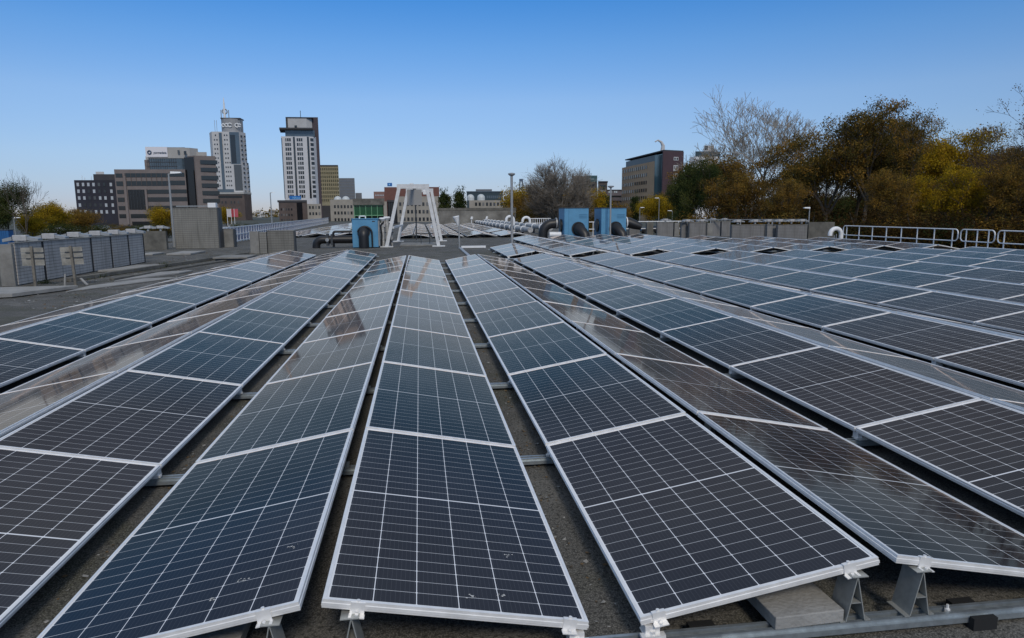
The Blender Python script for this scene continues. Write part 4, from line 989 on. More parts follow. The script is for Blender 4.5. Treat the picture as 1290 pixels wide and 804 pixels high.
# beige low office with round-roofed wings
def domed(name, lab, pa, pb_, Y, top, rows, cols, domes, rowh=(3.4), w0=None, z_=None):
    o = bld(name, lab, xs((pa+pb_)/2, Y), Y+8); l = o.location; f = Front(o, Y, 262)
    vol(o, 'wall', BEIGE, xs(pa, Y), xs(pb_, Y), Y, Y+16, GZ, zt((pa+pb_)/2, top, Y))
    w = Panes(o, GLASS_D)
    for py in rows:
        for px in cols: f.win(w, px, px+rowh*.62, py, py+rowh)
    w.end()
    for (px, py, r_) in domes:
        b = MB(); rr = r_/FPX*(Y+5); zb = zt(px, py, Y+5)-l.z; zw = zt(px, top, Y)-l.z
        b.lathe([(rr, zw), (rr, zb)]+[(rr*math.cos(a), zb+rr*math.sin(a)*.9) for a in [R(q) for q in (0, 18, 36, 54, 72, 86)]], 18, Matrix.Translation((xs(px, Y+5)-l.x, Y+5-l.y, 0))); b.build('dome', C('dome metal', (.50, .53, .53), .45), o, smooth=True)
    return o
o = domed('office_building', 'beige low office block with two white domes, between tower and gantry', 415.5, 447, 385, 251.5, (258.5, 266.5, 275), [420.8+i*4.15 for i in range(6)], ((425.5, 251.6, 4.6), (435.6, 251.6, 4.6)), 3.8)
o = domed('office_building', 'beige low office block with two rows of small dark windows', 386.5, 404, 385, 257, (259.6, 267.5), [389.3+i*3.9 for i in range(4)], (), 3.6)
vol(o, 'dark_link', DARKB, xs(404.2, 385), xs(415.3, 385), 389, 399, GZ, zt(410, 259, 385)); vol(o, 'terrace', BEIGE, xs(392, 385), xs(414, 385), 379, 384.8, GZ, zt(400, 276, 385))
o = domed('office_building', 'beige office block seen through the gantry, rows of square windows', 500, 553, 307, 247.5, (255, 264.6, 274), [503+i*4.85 for i in range(10)], (), 4.4)
o = domed('office_building', 'beige office wing with two pale domes above the concrete wall', 591, 651, 330, 252.4, (255.2,), [598.5+i*4.6 for i in range(10)], ((592.8, 249.2, 4.6), (606, 249.2, 4.9)), 4.2)

# yellow and grey slabs behind the white tower
Y = 600; o = bld('office_building', 'yellow slab building with a dark roof line right of the white tower', xs(415, Y), Y+10); f = Front(o, Y, 230)
vol(o, 'wall', YELC, xs(402.5, Y), xs(427.3, Y), Y, Y+20, GZ, zt(415, 209.5, Y)); vol(o, 'roof_line', DARKB, xs(402, Y), xs(427.8, Y), Y-.5, Y+20, zt(415, 209.4, Y), zt(415, 208, Y)); vol(o, 'stair_tower', GREYC, xs(400.5, Y), xs(404.5, Y), Y+3, Y+12, GZ, zt(402, 198, Y))
w = Panes(o, C('olive glass', (.10, .095, .06), .3))
for i in range(9):
    for k in range(9): f.win(w, 403.9+k*2.6, 405.8+k*2.6, 211.6+i*4.9, 214.7+i*4.9)
w.end()
for k in range(10): f.rect('pilaster', YELC, 403+k*2.62, 403.5+k*2.62, 210, 255, .4, .4)
Y = 650; o = bld('office_building', 'plain blue-grey slab building right of the yellow one', xs(437, Y), Y+10)
vol(o, 'wall', GREYC, xs(427.5, Y), xs(447.6, Y), Y, Y+20, GZ, zt(437, 224.5, Y)); vol(o, 'lower_wing', GREYC, xs(447.6, Y), xs(455.5, Y), Y+4, Y+16, GZ, zt(451, 243, Y))
f = Front(o, Y, 235); w = Panes(o, C('grey glass', (.16, .18, .21), .25))
for i in range(7): f.win(w, 428.5, 446.5, 227.5+i*3.6, 228.7+i*3.6)
w.end()

# brick building behind the gantry
Y = 400; o = bld('brick_building', 'red brick building with a stepped roof and small blue roof box', xs(510, Y), Y+10); f = Front(o, Y, 240); l = o.location
vol(o, 'wall', BRICK, xs(484.5, Y), xs(553.5, Y), Y, Y+20, GZ, zt(515, 235.8, Y)); vol(o, 'lower_wall', C('pale brick', (.22, .13, .11), var=.1, scale=.4), xs(471, Y), xs(484.4, Y), Y, Y+20, GZ, zt(478, 241.5, Y))
w = Panes(o, GLASS_P)
for k in range(6): f.win(w, 472.5+k*1.9, 473.7+k*1.9, 245.3, 246.8)
w.end()
vol(o, 'roof_box', SIGNB, xs(488.3, Y), xs(494.3, Y), Y+2, Y+5, zt(491, 235.8, Y)+.6, zt(491, 230.3, Y))
f.rect('box_window', SIGNL, 489.8, 491.4, 231.6, 233.4, -1.7, .4)
# green glazed hut and dark glass block on the far deck
Y = 110; o = bld('glazed_hut', 'green glazed hut with a heavy stained concrete roof', xs(464, Y), Y+3); l = o.location; l.z = 0; o.location.z = 0
vol(o, 'concrete_roof', CONC_D, xs(444.5, Y), xs(484, Y), Y-.4, Y+7, zt(464, 258.3, Y), zt(464, 250.3, Y)); vol(o, 'room', C('green room', (.010, .045, .020), .5), xs(446, Y), xs(483, Y), Y+.5, Y+6, 0, zt(464, 258.4, Y))
f = Front(o, Y, 262); gf_ = C('green frame', (.14, .33, .18), .5)
w = Panes(o, C('green pane', (.012, .075, .03), .12), 'pane')
for k in range(5): f.win(w, 446.3+k*7.3, 453+k*7.3, 259.2, 271, .0, .1); f.rect('frame_post', gf_, 445.8+k*7.3, 446.5+k*7.3, 258.5, 283, .15, .2)
w.end(); f.rect('frame_rail', gf_, 445.8, 483, 258.5, 259.3, .12, .2); f.rect('frame_rail', gf_, 445.8, 483, 271, 272, .12, .2)
f.rect('pillar', BEIGE, 483.3, 487.4, 254, 284, .3, .8)
o = bld('glass_block', 'dark glass block between green hut and gantry', xs(494, 112), 116); o.location.z = 0
vol(o, 'wall', C('black glazing', (.012, .012, .014)), xs(487.6, 112), xs(500, 112), 112, 119, 0, zt(494, 254.5, 112)); vol(o, 'roof_edge', DARKB, xs(487.5, 112), xs(500.2, 112), 111.8, 119, zt(494, 254.4, 112), zt(494, 252.2, 112))
f = Front(o, 112, 265)
for px in (490.5, 493.6, 496.8): f.rect('mullion', DARKM, px, px+.4, 255, 283, .06, .08)

# dark glass block with a stepped top, behind the long wall
Y = 420; o = bld('glass_block', 'dark teal glass block with a stepped roof behind the pale domes', xs(610, Y), Y+8)
vol(o, 'wall', C('dark teal', (.03, .05, .06), .4), xs(588, Y), xs(633.5, Y), Y, Y+18, GZ, zt(610, 242.5, Y)); vol(o, 'upper_storey', GREYC, xs(600, Y), xs(620.5, Y), Y+3, Y+14, zt(610, 242.5, Y), zt(610, 238.3, Y)); vol(o, 'roof_edge', GLASS_B, xs(587.6, Y), xs(634, Y), Y-.4, Y+18, zt(610, 242.4, Y), zt(610, 241.8, Y)+.4)
f = Front(o, Y, 246); w = Panes(o, GLASS_B)
for k in range(8): f.win(w, 613+k*2.5, 614.8+k*2.5, 246.5, 250)
w.end()
# bridge pylon
Y = 1400; o = thing('bridge_pylon', 'dark blue forked bridge pylon rising over the trees', 'pylon', (xs(657, Y), Y, GZ)); l = o.location
PY = C('pylon blue', (.07, .11, .17), .6)
for a, c in ((655.2, 653.2), (658, 661.5)):
    b = MB(); b.bar((xs(a, Y, 230)-l.x, 0, zt(a, 226, Y)-GZ), (xs(c, Y, 246)-l.x, 0, -zt(c, 262, Y)*0), 2.2, 2.2); b.build('leg', PY, o)
b = MB(); b.box(xs(655, Y)-l.x-1, xs(658.3, Y)-l.x+1, -1.6, 1.6, zt(657, 228.5, Y)-GZ, zt(657, 225.5, Y)-GZ); b.build('head', PY, o)
# dark blocks right of the willow
Y = 330; o = bld('office_building', 'dark block with a teal sign panel at its top, behind the bare willow', xs(740, Y), Y+8); f = Front(o, Y, 240)
vol(o, 'wall', C('dusk brown', (.08, .07, .066), var=.15, scale=.3), xs(722, Y), xs(752, Y), Y, Y+16, GZ, zt(740, 222, Y)); f.rect('sign_panel', C('teal panel', (.03, .085, .095), .4), 738.2, 751.8, 221.3, 229.2, .3, .5); text(o, 'efow', C('faint white', (.34, .42, .44), .5), 741, 748.5, 224, 226.6, Y-.4)
w = Panes(o, GLASS_D)
for i in range(6):
    for k in range(5): f.win(w, 725+k*5.3, 728.6+k*5.3, 232+i*7, 234.6+i*7)
w.end()
o = bld('office_building', 'narrow dark slab beside the block with the teal sign', xs(759, 320), 326)
vol(o, 'wall', C('dusk brown', (.08, .07, .066)), xs(753.5, 320), xs(764.8, 320), 320, 334, GZ, zt(759, 230, 320)); vol(o, 'roof_edge', DARKB, xs(753, 320), xs(765.2, 320), 319.6, 334, zt(759, 229.9, 320), zt(759, 228.3, 320))
f = Front(o, 320, 240); w = Panes(o, GLASS_D)
for i in range(6): f.win(w, 756, 763, 233+i*6.5, 235.5+i*6.5)
w.end()
Y = 360; o = bld('office_building', 'low grey building with pale window bands left of the tan office', xs(775, Y), Y+8); f = Front(o, Y, 250)
vol(o, 'wall', C('mauve grey', (.12, .105, .115), var=.1, scale=.3), xs(764.5, Y), xs(790, Y), Y, Y+14, GZ, zt(775, 239.3, Y)); f.rect('roof_edge', DARKB, 764.5, 784, 239, 240.2, .3, .4); w = Panes(o, C('bright pane', (.45, .52, .56), .15))
for px in (766.5, 769, 773.3, 775.6): f.win(w, px, px+1.8, 240.8, 243)
w.end(); f.rect('window_band', RIBBON, 766, 783, 246.5, 248.5); f.rect('window_band', RIBBON, 766, 783, 253, 255)

# tan and maroon office on the right
Yn, Yf = 280, 336; A = Vector((xs(834.5, Yn, 230), Yn)); Bc = Vector((xs(783.3, Yf, 230), Yf)); Ec = Vector((xs(860.3, Yn+4, 230), Yn+4))
o = bld('office_building', 'tan brick office with teal glass stair and maroon end wall', A.x, Yn+20); l = o.location; NOSKEW.add(o.name)
d1 = (Bc-A).normalized(); d2 = (Ec-A).normalized(); Lf = (Bc-A).length
_q = ray(824, 230); _k = _q.x/_q.y; S1 = A+d1*((A.x-_k*A.y)/(_k*d1.y-d1.x))   # where the tan side begins behind the glass stair
ztop = zt(845, 190.3, Yn); ztan = zt(821, 203, S1.y)
P2 = lambda v: (v.x, v.y)
poly(o, 'end_wall', MAROON, [P2(A+d1*.8), P2(A), P2(Ec), P2(Ec+d1*16), P2(A+d1*16+d2*9), P2(A+d1*.8+d2*9)], GZ, ztop)
poly(o, 'tan_wall', TAN, [P2(Bc), P2(S1), P2(S1+d2*16), P2(Bc+d2*16)], GZ, ztan)
poly(o, 'glass_stair', TEALG, [P2(S1-d1*.2), P2(A+d1*.85+d2*.5), P2(A+d1*.85+d2*8.9), P2(S1-d1*.2+d2*9)], GZ, ztop-1.0)
poly(o, 'set_back_storey', C('dark teal', (.03, .05, .06)), [P2(Bc+d2*1.2-d1*3), P2(S1+d2*1.2), P2(S1+d2*14), P2(Bc+d2*14-d1*3)], ztan, ztop-.6)
poly(o, 'roof_slab', DARKB, [P2(Bc+d2*.6-d1*3), P2(A+d2*.3), P2(Ec-d2*.2), P2(Ec+d1*15), P2(Bc+d2*14-d1*3)], ztop+.002, ztop+.5)
rz1 = math.atan2(-d1.y, -d1.x); w = Panes(o, GLASS_D); nrm = Vector((d1.y, -d1.x)); nrm = nrm if nrm.x < 0 else -nrm
fl_h = (ztan-GZ)/7.6
for i in range(7):
    z = ztan-1.9-i*fl_h
    for k in range(13):
        p = Bc-d1*(2.0+k*2.85)
        if (p-A).dot(d1) < (S1-A).length+1: break
        w.add((p.x+nrm.x*.05-l.x, p.y+nrm.y*.05-l.y, z-l.z), (1.15 if k % 3 else .8, .4, 1.5), rz1)
w.end()
rz2 = math.atan2(d2.y, d2.x); Lw = (Ec-A).length
for i, py in enumerate((199.5, 211.5, 222, 232.5, 243, 253)):
    p = A+d2*(Lw*.62); z = zt(848, py, Yn)
    cube_part('window_frame', WHITEC, o, (p.x-l.x, p.y-.02-l.y, z-l.z), (2.5, .3, 2.4 if i else 1.4), rz2)
    for s in (-.62, .62):
        q = p+d2*s; cube_part('window', GLASS_D, o, (q.x-l.x, q.y-.1-l.y, z-l.z+(.25 if i else 0)), (.75, .3, 1.3 if i else .9), rz2)
for i in range(9): 
    q = S1-d1*(.4+i*((S1-A).length-1.6)/8)+d2*.25; cube_part('mullion', DARKM, o, (q.x+nrm.x*.02-l.x, q.y+nrm.y*.02-l.y, (ztop+GZ)/2-l.z-.6), (.12, .16, ztop-GZ-1.4), rz1)
b = MB(); p = A+d1*5+d2*2; q0 = Vector((p.x-l.x, p.y-l.y, ztop-l.z+.5))
b.tube([q0, q0+Vector((.1, 0, 2.2)), q0+Vector((-.7, 0, 3.6)), q0+Vector((-2.2, 0, 4.4))], [1.0, .8, .55, .35], 8); b.tube([q0+Vector((-2.2, 0, 4.4)), q0+Vector((-3.4, 0, 3.7))], .3, 6); b.build('maintenance_crane', WHITEC, o)

# pale block behind the trees and grey facades among them
Y = 260; o = bld('office_building', 'pale rounded block with a dark top storey behind the evergreen', xs(890, Y), Y+8); f = Front(o, Y, 205)
pts = [(xs(868.5, Y, 205), Y+3), (xs(876, Y, 205), Y), (xs(905, Y, 205), Y), (xs(905, Y, 205), Y+14), (xs(868.5, Y, 205), Y+14)]
poly(o, 'wall', C('bright cladding', (.66, .66, .66)), pts, GZ, zt(888, 197.5, Y)); vol(o, 'top_storey', C('dark teal', (.03, .05, .06)), xs(877, Y, 205), xs(908, Y, 205), Y+1, Y+13, zt(888, 197.4, Y), zt(888, 190.5, Y)); vol(o, 'plant_box', WHITEC, xs(890.5, Y, 205), xs(903, Y, 205), Y+3, Y+10, zt(895, 190.4, Y), zt(895, 182.5, Y))
f.rect('plant_window', GLASS_D, 891, 894.5, 183, 188, -2.8, .3); w = Panes(o, C('grey glass', (.16, .18, .21)))
for i in range(6):
    for k in range(6): f.win(w, 877+k*4.7, 879.6+k*4.7, 201+i*6.5, 203.4+i*6.5)
w.end()
for pa, pb_, Y, top, lab in ((1082, 1142, 150, 194, 'grey facade glimpsed through the tall autumn trees'), (1236, 1330, 140, 196, 'grey facade with bright windows behind the right brown trees')):
    o = bld('office_building', lab, xs((pa+pb_)/2, Y), Y+6); f = Front(o, Y, 225)
    vol(o, 'wall', C('slate facade', (.11, .12, .14), var=.15, scale=.4), xs(pa, Y), xs(pb_, Y), Y, Y+14, GZ, zt((pa+pb_)/2, top, Y)); w = Panes(o, GLASS_B)
    for i in range(5):
        for k in range(int((pb_-pa)/8)): f.win(w, pa+3+k*8, pa+8.2+k*8, top+6+i*13, top+13+i*13)
    w.end()
# pale distant city blocks low on the horizon
for pa, pb_, Y, top, m_, lab in ((315.5, 321, 900, 268, BEIGE, 'tiny pale far block right of the white tower'), (322, 328, 850, 265.5, WHITEC, 'tiny white far block on the horizon'), (328.5, 337, 1000, 267.5, WHITEC, 'long low white far block on the horizon'), (337.5, 350, 1000, 264.5, BEIGE, 'low beige far block beside the street lamp'), (60, 78, 900, 262, GREYC, 'grey far block between the left trees')):
    o = bld('far_block', lab, xs((pa+pb_)/2, Y), Y+8); vol(o, 'wall', m_, xs(pa, Y), xs(pb_, Y), Y, Y+16, GZ, zt((pa+pb_)/2, top, Y)); f = Front(o, Y, 270); w = Panes(o, GLASS_D)
    for i in range(3): f.win(w, pa+.7, pb_-.7, top+2+i*4, top+3.2+i*4)
    w.end()

# ------------------------------------------------------------------ trees and shrubs
def grow(seed, H, spread, trunk_f, levels, kids_n, min_r, up=.35, ang=(.45, .85), r0=None, len_f=.68, leader=False):
    """branch skeleton; returns wood MB and the twig ends"""
    rd = random.Random(seed); b = MB(); ends = []; mids = []
    r0 = r0 or H*.017
    def branch(p, d, L, r, lev):
        n = 3 if lev < 2 else 2; pts = [p]; q = p; dd = d
        for i in range(n):
            dd = (dd+Vector((rd.gauss(0, .10), rd.gauss(0, .10), rd.gauss(.02, .06)+up*.06))).normalized(); q = q+dd*(L/n); pts.append(q)
        r1 = max(min_r, r*.62)
        b.tube(pts, r, 7 if lev == 0 else (5 if lev < 2 else 3), cap=False, r1=r1)
        if lev >= levels: ends.append((q, dd)); return
        if lev >= levels-2: mids.append((pts[len(pts)//2], dd))
        nk = kids_n if lev else kids_n+2
        base = rd.uniform(0, 6.28)
        for i in range(nk):
            a = base+6.283*i/nk+rd.uniform(-.5, .5); th = rd.uniform(*ang)*(spread if lev < 2 else 1)
            if leader and lev < 2 and i == 0: th *= .25
            u = dd.orthogonal().normalized(); w = dd.cross(u)
            nd = (dd*math.cos(th)+(u*math.cos(a)+w*math.sin(a))*math.sin(th)); nd.z += up*(.5 if lev else .35); nd.normalize()
            st = q if rd.random() < .6 else pts[-2]+(q-pts[-2])*rd.random()
            branch(st, nd, L*len_f*rd.uniform(.75, 1.15) if lev else H*(1-trunk_f)*.36*rd.uniform(.75, 1.2), r1*rd.uniform(.72, .95), lev+1)
    branch(Vector((0, 0, 0)), Vector((0, 0, 1)), H*trunk_f, r0, 0)
    z = max(e[0].z for e in ends) if ends else H
    return b, ends, mids, z
def leaves(seed, pts, per, size, sig, droop=.0, tintf=None):
    rd = random.Random(seed); vs = []; fs = []; tint = []
    for (p, d) in pts:
        t0 = rd.random(); n = int(per*rd.uniform(.35, 1.5))
        for i in range(n):
            c = p+Vector((rd.gauss(0, sig), rd.gauss(0, sig), rd.gauss(0, sig*.8)-droop*rd.random()))
            nrm = Vector((rd.gauss(0, 1), rd.gauss(0, 1), rd.gauss(.6, 1))).normalized(); u = nrm.orthogonal().normalized(); w = nrm.cross(u)
            a = rd.uniform(0, 6.28); u, w = u*math.cos(a)+w*math.sin(a), w*math.cos(a)-u*math.sin(a)
            s_ = size*rd.uniform(.55, 1.3); k = len(vs)
            vs += [c-u*s_, c+w*(s_*.55), c+u*s_, c-w*(s_*.55)]; fs.append((k, k+1, k+2, k+3))
            tint += [min(1, max(0, t0*.85+rd.gauss(.08, .10)))]*4
    me = bpy.data.meshes.new('crown'); me.from_pydata([tuple(v) for v in vs], [], fs)
    at_ = me.attributes.new('tint', 'FLOAT', 'POINT'); at_.data.foreach_set('value', tint); return me
KIND = {}
def kind(name, seed, H, spread, trunk_f, levels, kn, per, size, sig, leaf, bark=BARK, thin=1.0, **k):
    b, ends, mids, z = grow(seed, H, spread, trunk_f, levels, kn, k.pop('min_r', .018), **k)
    wood = b.mesh('trunk', bark)
    lm = None
    if per:
        rd = random.Random(seed+1); pts = [e for e in ends+mids if rd.random() < thin]
        lm = leaves(seed+2, pts, per, size, sig); lm.materials.append(LEAF[leaf])
        for v in lm.vertices[:0]: pass
    KIND[name] = (wood, lm, z)
def blob(name, seed, H, rx, clumps, per, size, sig, leaf, zlo=.12, sq=1.0):
    """low or clipped plant: clumps spread through an uneven ellipsoid on a few limbs"""
    rd = random.Random(seed); w = MB(); pts = []
    for i in range(clumps):
        th = rd.uniform(0, 6.28); cz = rd.uniform(-1, 1); rr = (rd.random()**.4)*rd.uniform(.8, 1.05); q = math.sqrt(1-cz*cz)
        x, y, z = rx*rr*q*math.cos(th), rx*rr*q*math.sin(th), H*(zlo+(1-zlo)*(.5+.5*cz*rr)); z *= 1+.10*math.sin(th*3+seed)
        pts.append((Vector((x, y, z)), Vector((0, 0, 1))))
        if i % 5 == 0: w.tube([(0, 0, 0), (x*.2, y*.2, z*.4), (x, y, z)], H*.012, 4, cap=False, r1=H*.003)
    lm = leaves(seed+2, pts, per, size, sig); lm.materials.append(LEAF[leaf]); KIND[name] = (w.mesh('trunk', BARK), lm, max(p.z for p, d in pts)+sig)
kind('oak', 11, 14, 1.0, .30, 4, 4, 80, .098, .36, 'olive', thin=.72)
kind('oak_open', 23, 15, .78, .36, 4, 4, 76, .096, .34, 'olive', thin=.58, up=.5, leader=True)
kind('oak_tall', 29, 15, .6, .26, 4, 4, 76, .096, .33, 'olive', thin=.66, up=.5, leader=True)
kind('rust', 31, 12, 1.0, .27, 4, 4, 76, .094, .34, 'rust', thin=.72)
kind('yellow', 41, 12, .7, .24, 4, 4, 76, .096, .33, 'yellow', thin=.72, up=.55)
kind('evergreen', 53, 12, .9, .12, 4, 4, 90, .10, .38, 'green', thin=.9)
kind('brown_thin', 61, 13, 1.05, .24, 6, 3, 11, .075, .26, 'brown', bark=BARK, thin=.8, min_r=.014)
kind('bare_small', 73, 12, 1.0, .25, 5, 3, 0, 0, 0, None, bark=BARK, min_r=.018, len_f=.75, ang=(.3, .65), up=.4)
kind('bare', 71, 16, 1.0, .28, 7, 3, 0, 0, 0, None, bark=BARK_P, min_r=.020, len_f=.75, ang=(.35, .75), up=.3, r0=.36)
def dome_tree(name, seed, H, rx):
    """round bare crown: limbs fan out from low down and end in a dense web of twigs"""
    rd = random.Random(seed); w = MB(); w.tube([(0, 0, 0), (.1, 0, H*.10), (.05, .1, H*.22)], .34, 8, r1=.28)
    def tw(p, d, L, r, lev):
        q = p+d*L*.5+Vector((rd.gauss(0, .06), rd.gauss(0, .06), rd.gauss(0, .06)))*L; e = q+(d+Vector((rd.gauss(0, .2), rd.gauss(0, .2), .15))).normalized()*L*.5
        w.tube([p, q, e], r, 3, cap=False, r1=r*.6)
        if lev:
            for k in range(4):
                st = p.lerp(q, rd.uniform(.3, 1)) if k < 2 else q.lerp(e, rd.uniform(.2, 1))
                tw(st, (d+Vector((rd.gauss(0, .5), rd.gauss(0, .5), rd.gauss(.1, .4)))).normalized(), L*rd.uniform(.55, .8), max(.011, r*.6), lev-1)
    for i in range(62):
        th = 2.4*i; cz = rd.uniform(-.75, 1); q = math.sqrt(max(0, 1-cz*cz)); k = rd.uniform(.82, 1)
        T = Vector((rx*k*q*math.cos(th), rx*k*q*math.sin(th), H*.58+H*.42*k*cz)); s0 = Vector((.05, .1, H*rd.uniform(.10, .24)))
        mid = s0.lerp(T, .5)+Vector((0, 0, H*.05)); n_ = [s0, s0.lerp(mid, .5)+Vector((rd.gauss(0,.15), rd.gauss(0,.15), 0)), mid, mid.lerp(T, .5)+Vector((rd.gauss(0,.15), rd.gauss(0,.15), .1)), T]
        w.tube(n_, .10, 5, cap=False, r1=.022)
        for j in range(17):
            t = rd.uniform(.45, 1); p = n_[2].lerp(T, (t-.35)/.65) if t > .35 else n_[2]
            tw(p, ((T-s0).normalized()+Vector((rd.gauss(0, .55), rd.gauss(0, .55), rd.gauss(.1, .4)))).normalized(), H*rd.uniform(.08, .14), .022, 2)
    KIND[name] = (w.mesh('trunk', C0('grey bark', (.16, .14, .115))), None, H*1.12)
dome_tree('willow', 83, 10, 4.0)
blob('column', 91, 9, 1.5, 170, 60, .12, .30, 'green'); blob('clipped', 93, 5.4, 1.15, 120, 60, .11, .22, 'green', .25)
kind('small_yellow', 97, 7, .9, .22, 3, 4, 130, .09, .42, 'yellow')
kind('small_rust', 101, 7, 1.0, .20, 3, 4, 130, .09, .45, 'rust')
for _n, _s, _l in (('shrub', 107, 'rust'), ('shrub_green', 109, 'green'), ('shrub_olive', 113, 'olive'), ('shrub_dark', 117, 'dark')): blob(_n, _s, 3.6, 2.0, 150, 75, .058, .28, _l, .05)
def tree(kd, px, Y, top, label, group=None, name='tree', cat='tree', rz=None, wide=1.0, base=GZ):
    wood, lm, z = KIND[kd]; x = at(px, 260, Y).x; zt_ = zt(px, top, Y); sc = (zt_-base)/z; wide = wide*min(1, 1.6/sc) if kd.startswith('shrub') else wide
    o = thing(name, label, cat, (x, Y, base), group, rz if rz is not None else random.Random(int(px*7+Y)).uniform(0, 6.28))
    link('trunk', wood, o, scale=(sc*wide, sc*wide, sc))
    if lm: link('crown', lm, o, scale=(sc*wide, sc*wide, sc))
    return o
GR_ = 'trees beyond the right roof edge'
tree('evergreen', 882, 62, 203, 'dark evergreen tree left of the tall bare tree, over the tiled walls', GR_, wide=.72)
tree('rust', 905, 66, 196, 'rusty brown tree under the tall bare tree, left side', GR_)
tree('rust', 938, 58, 218, 'low rusty tree directly behind the lamp post', GR_)
tree('bare', 968, 74, 107, 'tall bare tree with a wide fan of pale branches', GR_, rz=.4)
tree('oak', 1000, 70, 178, 'olive tree rising right below the bare crown', GR_)
tree('oak', 1042, 62, 150, 'broad olive tree left of the tallest autumn tree', GR_)
tree('oak_open', 1092, 58, 121, 'tallest olive autumn tree with an open crown', GR_, wide=.9)
tree('oak_tall', 1122, 66, 150, 'slender olive tree just right of the tallest one', GR_, wide=.8)
tree('oak_tall', 1152, 56, 141, 'narrow olive tree with a pointed top left of the yellow tree', GR_, wide=.75)
tree('yellow', 1192, 60, 163, 'bright yellow tree between the olive and brown trees', GR_, wide=.85)
tree('oak', 1172, 66, 195, 'dense olive tree behind the yellow tree', GR_)
tree('brown_thin', 1270, 50, 112, 'thin brown tree near the right border with bare twigs', GR_)
tree('rust', 1305, 48, 190, 'rusty tree cut by the right border', GR_)
tree('brown_thin', 1330, 58, 150, 'thin brown tree mostly outside the right border', GR_)
for px, Y, top, kd, lab in ((1140, 61, 186, 'oak', 'dense olive tree filling the gap right of the tallest tree'), (1168, 72, 168, 'oak_open', 'open olive tree behind the yellow tree, left side'),
                            (1244, 62, 182, 'oak_open', 'open olive tree between yellow and thin brown trees'), (1290, 60, 156, 'oak', 'olive tree behind the thin brown tree at the right border'), (925, 74, 205, 'oak_open', 'open olive tree behind the lamp post'), (1070, 72, 160, 'oak_open', 'open olive tree left behind the tallest tree')):
    tree(kd, px, Y, top, lab, GR_)
for i, (px, Y, top, kd) in enumerate(((890, 58, 262, 'shrub'), (918, 56, 266, 'shrub_green'), (950, 54, 260, 'shrub_dark'), (985, 52, 267, 'shrub_olive'), (1022, 50, 262, 'shrub_dark'), (1060, 47, 268, 'shrub_green'),
                                      (1092, 46, 262, 'shrub_dark'), (1128, 46, 269, 'shrub_olive'), (1160, 44, 263, 'shrub_dark'), (1198, 43, 270, 'shrub_green'), (1230, 42, 264, 'shrub_dark'), (1268, 41, 270, 'shrub_olive'), (1305, 40, 264, 'shrub_dark'))):
    tree(kd, px, Y, top, f'{ {"shrub":"rusty","shrub_olive":"olive","shrub_green":"dark green","shrub_dark":"dark brown"}[kd]} shrub in the hedge behind the guard rail, {ORD2[i]} from the left', 'shrubs along the right roof edge', 'shrub', 'shrub', wide=1.5)
for i, (px, top) in enumerate(((985, 232), (1020, 226), (1055, 234), (1090, 224), (1125, 232), (1160, 226), (1195, 232), (1230, 228), (1265, 232), (1300, 228), (940, 236))):
    tree('shrub_dark' if i % 2 else 'shrub_green', px, 84, top, f'tall dark thicket behind the autumn trees, {ORD2[i] if i < 10 else "leftmost"} from the bare tree', 'dark thickets behind the trees', 'shrub', 'shrub', wide=1.3)
for i, px in enumerate((1003, 1037, 1072, 1108, 1142, 1178, 1212, 1248, 1283)):
    tree('shrub_dark', px, 92, 236, f'dark brown thicket at the very back of the autumn trees, {ORD2[i]} from the left', 'dark thickets behind the trees', 'shrub', 'shrub', wide=1.5)
for px, Y, top, kd, lab in ((1105, 50, 214, 'rust', 'warm rusty tree behind the left half of the guard rail'), (1160, 52, 222, 'yellow', 'low yellow tree behind the middle of the guard rail'), (1222, 48, 212, 'yellow', 'golden tree low beside the right brown trees'), (1000, 54, 226, 'rust', 'warm rusty tree above the last tiled wall'), (1262, 46, 208, 'rust', 'rusty tree low before the thin brown tree')):
    tree(kd, px, Y, top, lab, GR_, wide=.85)
# willow group behind the pipes
GW_ = 'trees behind the white pipes'
tree('willow', 705, 92, 194, 'round bare willow with a dense web of twigs', GW_, rz=1.0, wide=1.0)
for px, Y, top, kd, lab in ((662, 110, 240, 'small_rust', 'dark rusty tree right of the slim pole'), (682, 104, 243, 'rust', 'rusty tree at the left foot of the willow'), (652, 118, 236, 'small_yellow', 'greenish yellow tree beside the slim pole'),
                            (725, 100, 240, 'rust', 'rusty tree at the right foot of the willow'), (741, 96, 238, 'small_yellow', 'orange yellow tree above the left blue box'), (760, 104, 236, 'column', 'dark narrow tree between the two blue boxes'),
                            (700, 98, 252, 'shrub', 'rusty shrub under the willow'), (780, 120, 255, 'small_rust', 'small rusty tree above the right blue box'),
                            (672, 96, 256, 'shrub_olive', 'olive shrub under the willow, left'), (735, 92, 258, 'shrub_olive', 'olive shrub under the willow, right')):
    tree(kd, px, Y, top, lab, GW_, 'shrub' if 'shrub' in kd else 'tree', 'shrub' if 'shrub' in kd else 'tree')
GT = 'small trees before the tan office'
for px, Y, top, kd, lab in ((800, 150, 241, 'column', 'narrow dark tree before the tan office'), (816, 140, 250, 'small_yellow', 'yellowish small tree before the tan office, left'), (829, 145, 248, 'small_yellow', 'yellowish small tree before the tan office, middle'), (841, 150, 244, 'small_rust', 'rusty small tree before the maroon wall'), (855, 130, 258, 'shrub_green', 'green shrub before the maroon wall')):
    tree(kd, px, Y, top, lab, GT, 'shrub' if 'shrub' in kd else 'tree', 'shrub' if 'shrub' in kd else 'tree')
GC = 'clipped trees behind the long wall'
tree('clipped', 560, 150, 237, 'clipped green tree behind the wall, left of a pair', GC, wide=.72); tree('clipped', 578.5, 150, 235, 'clipped green tree behind the wall, right of a pair', GC, wide=.72)
GLt = 'trees at the far left'
tree('evergreen', 6, 95, 231, 'dark green tree cut by the left border', GLt, wide=1.0)
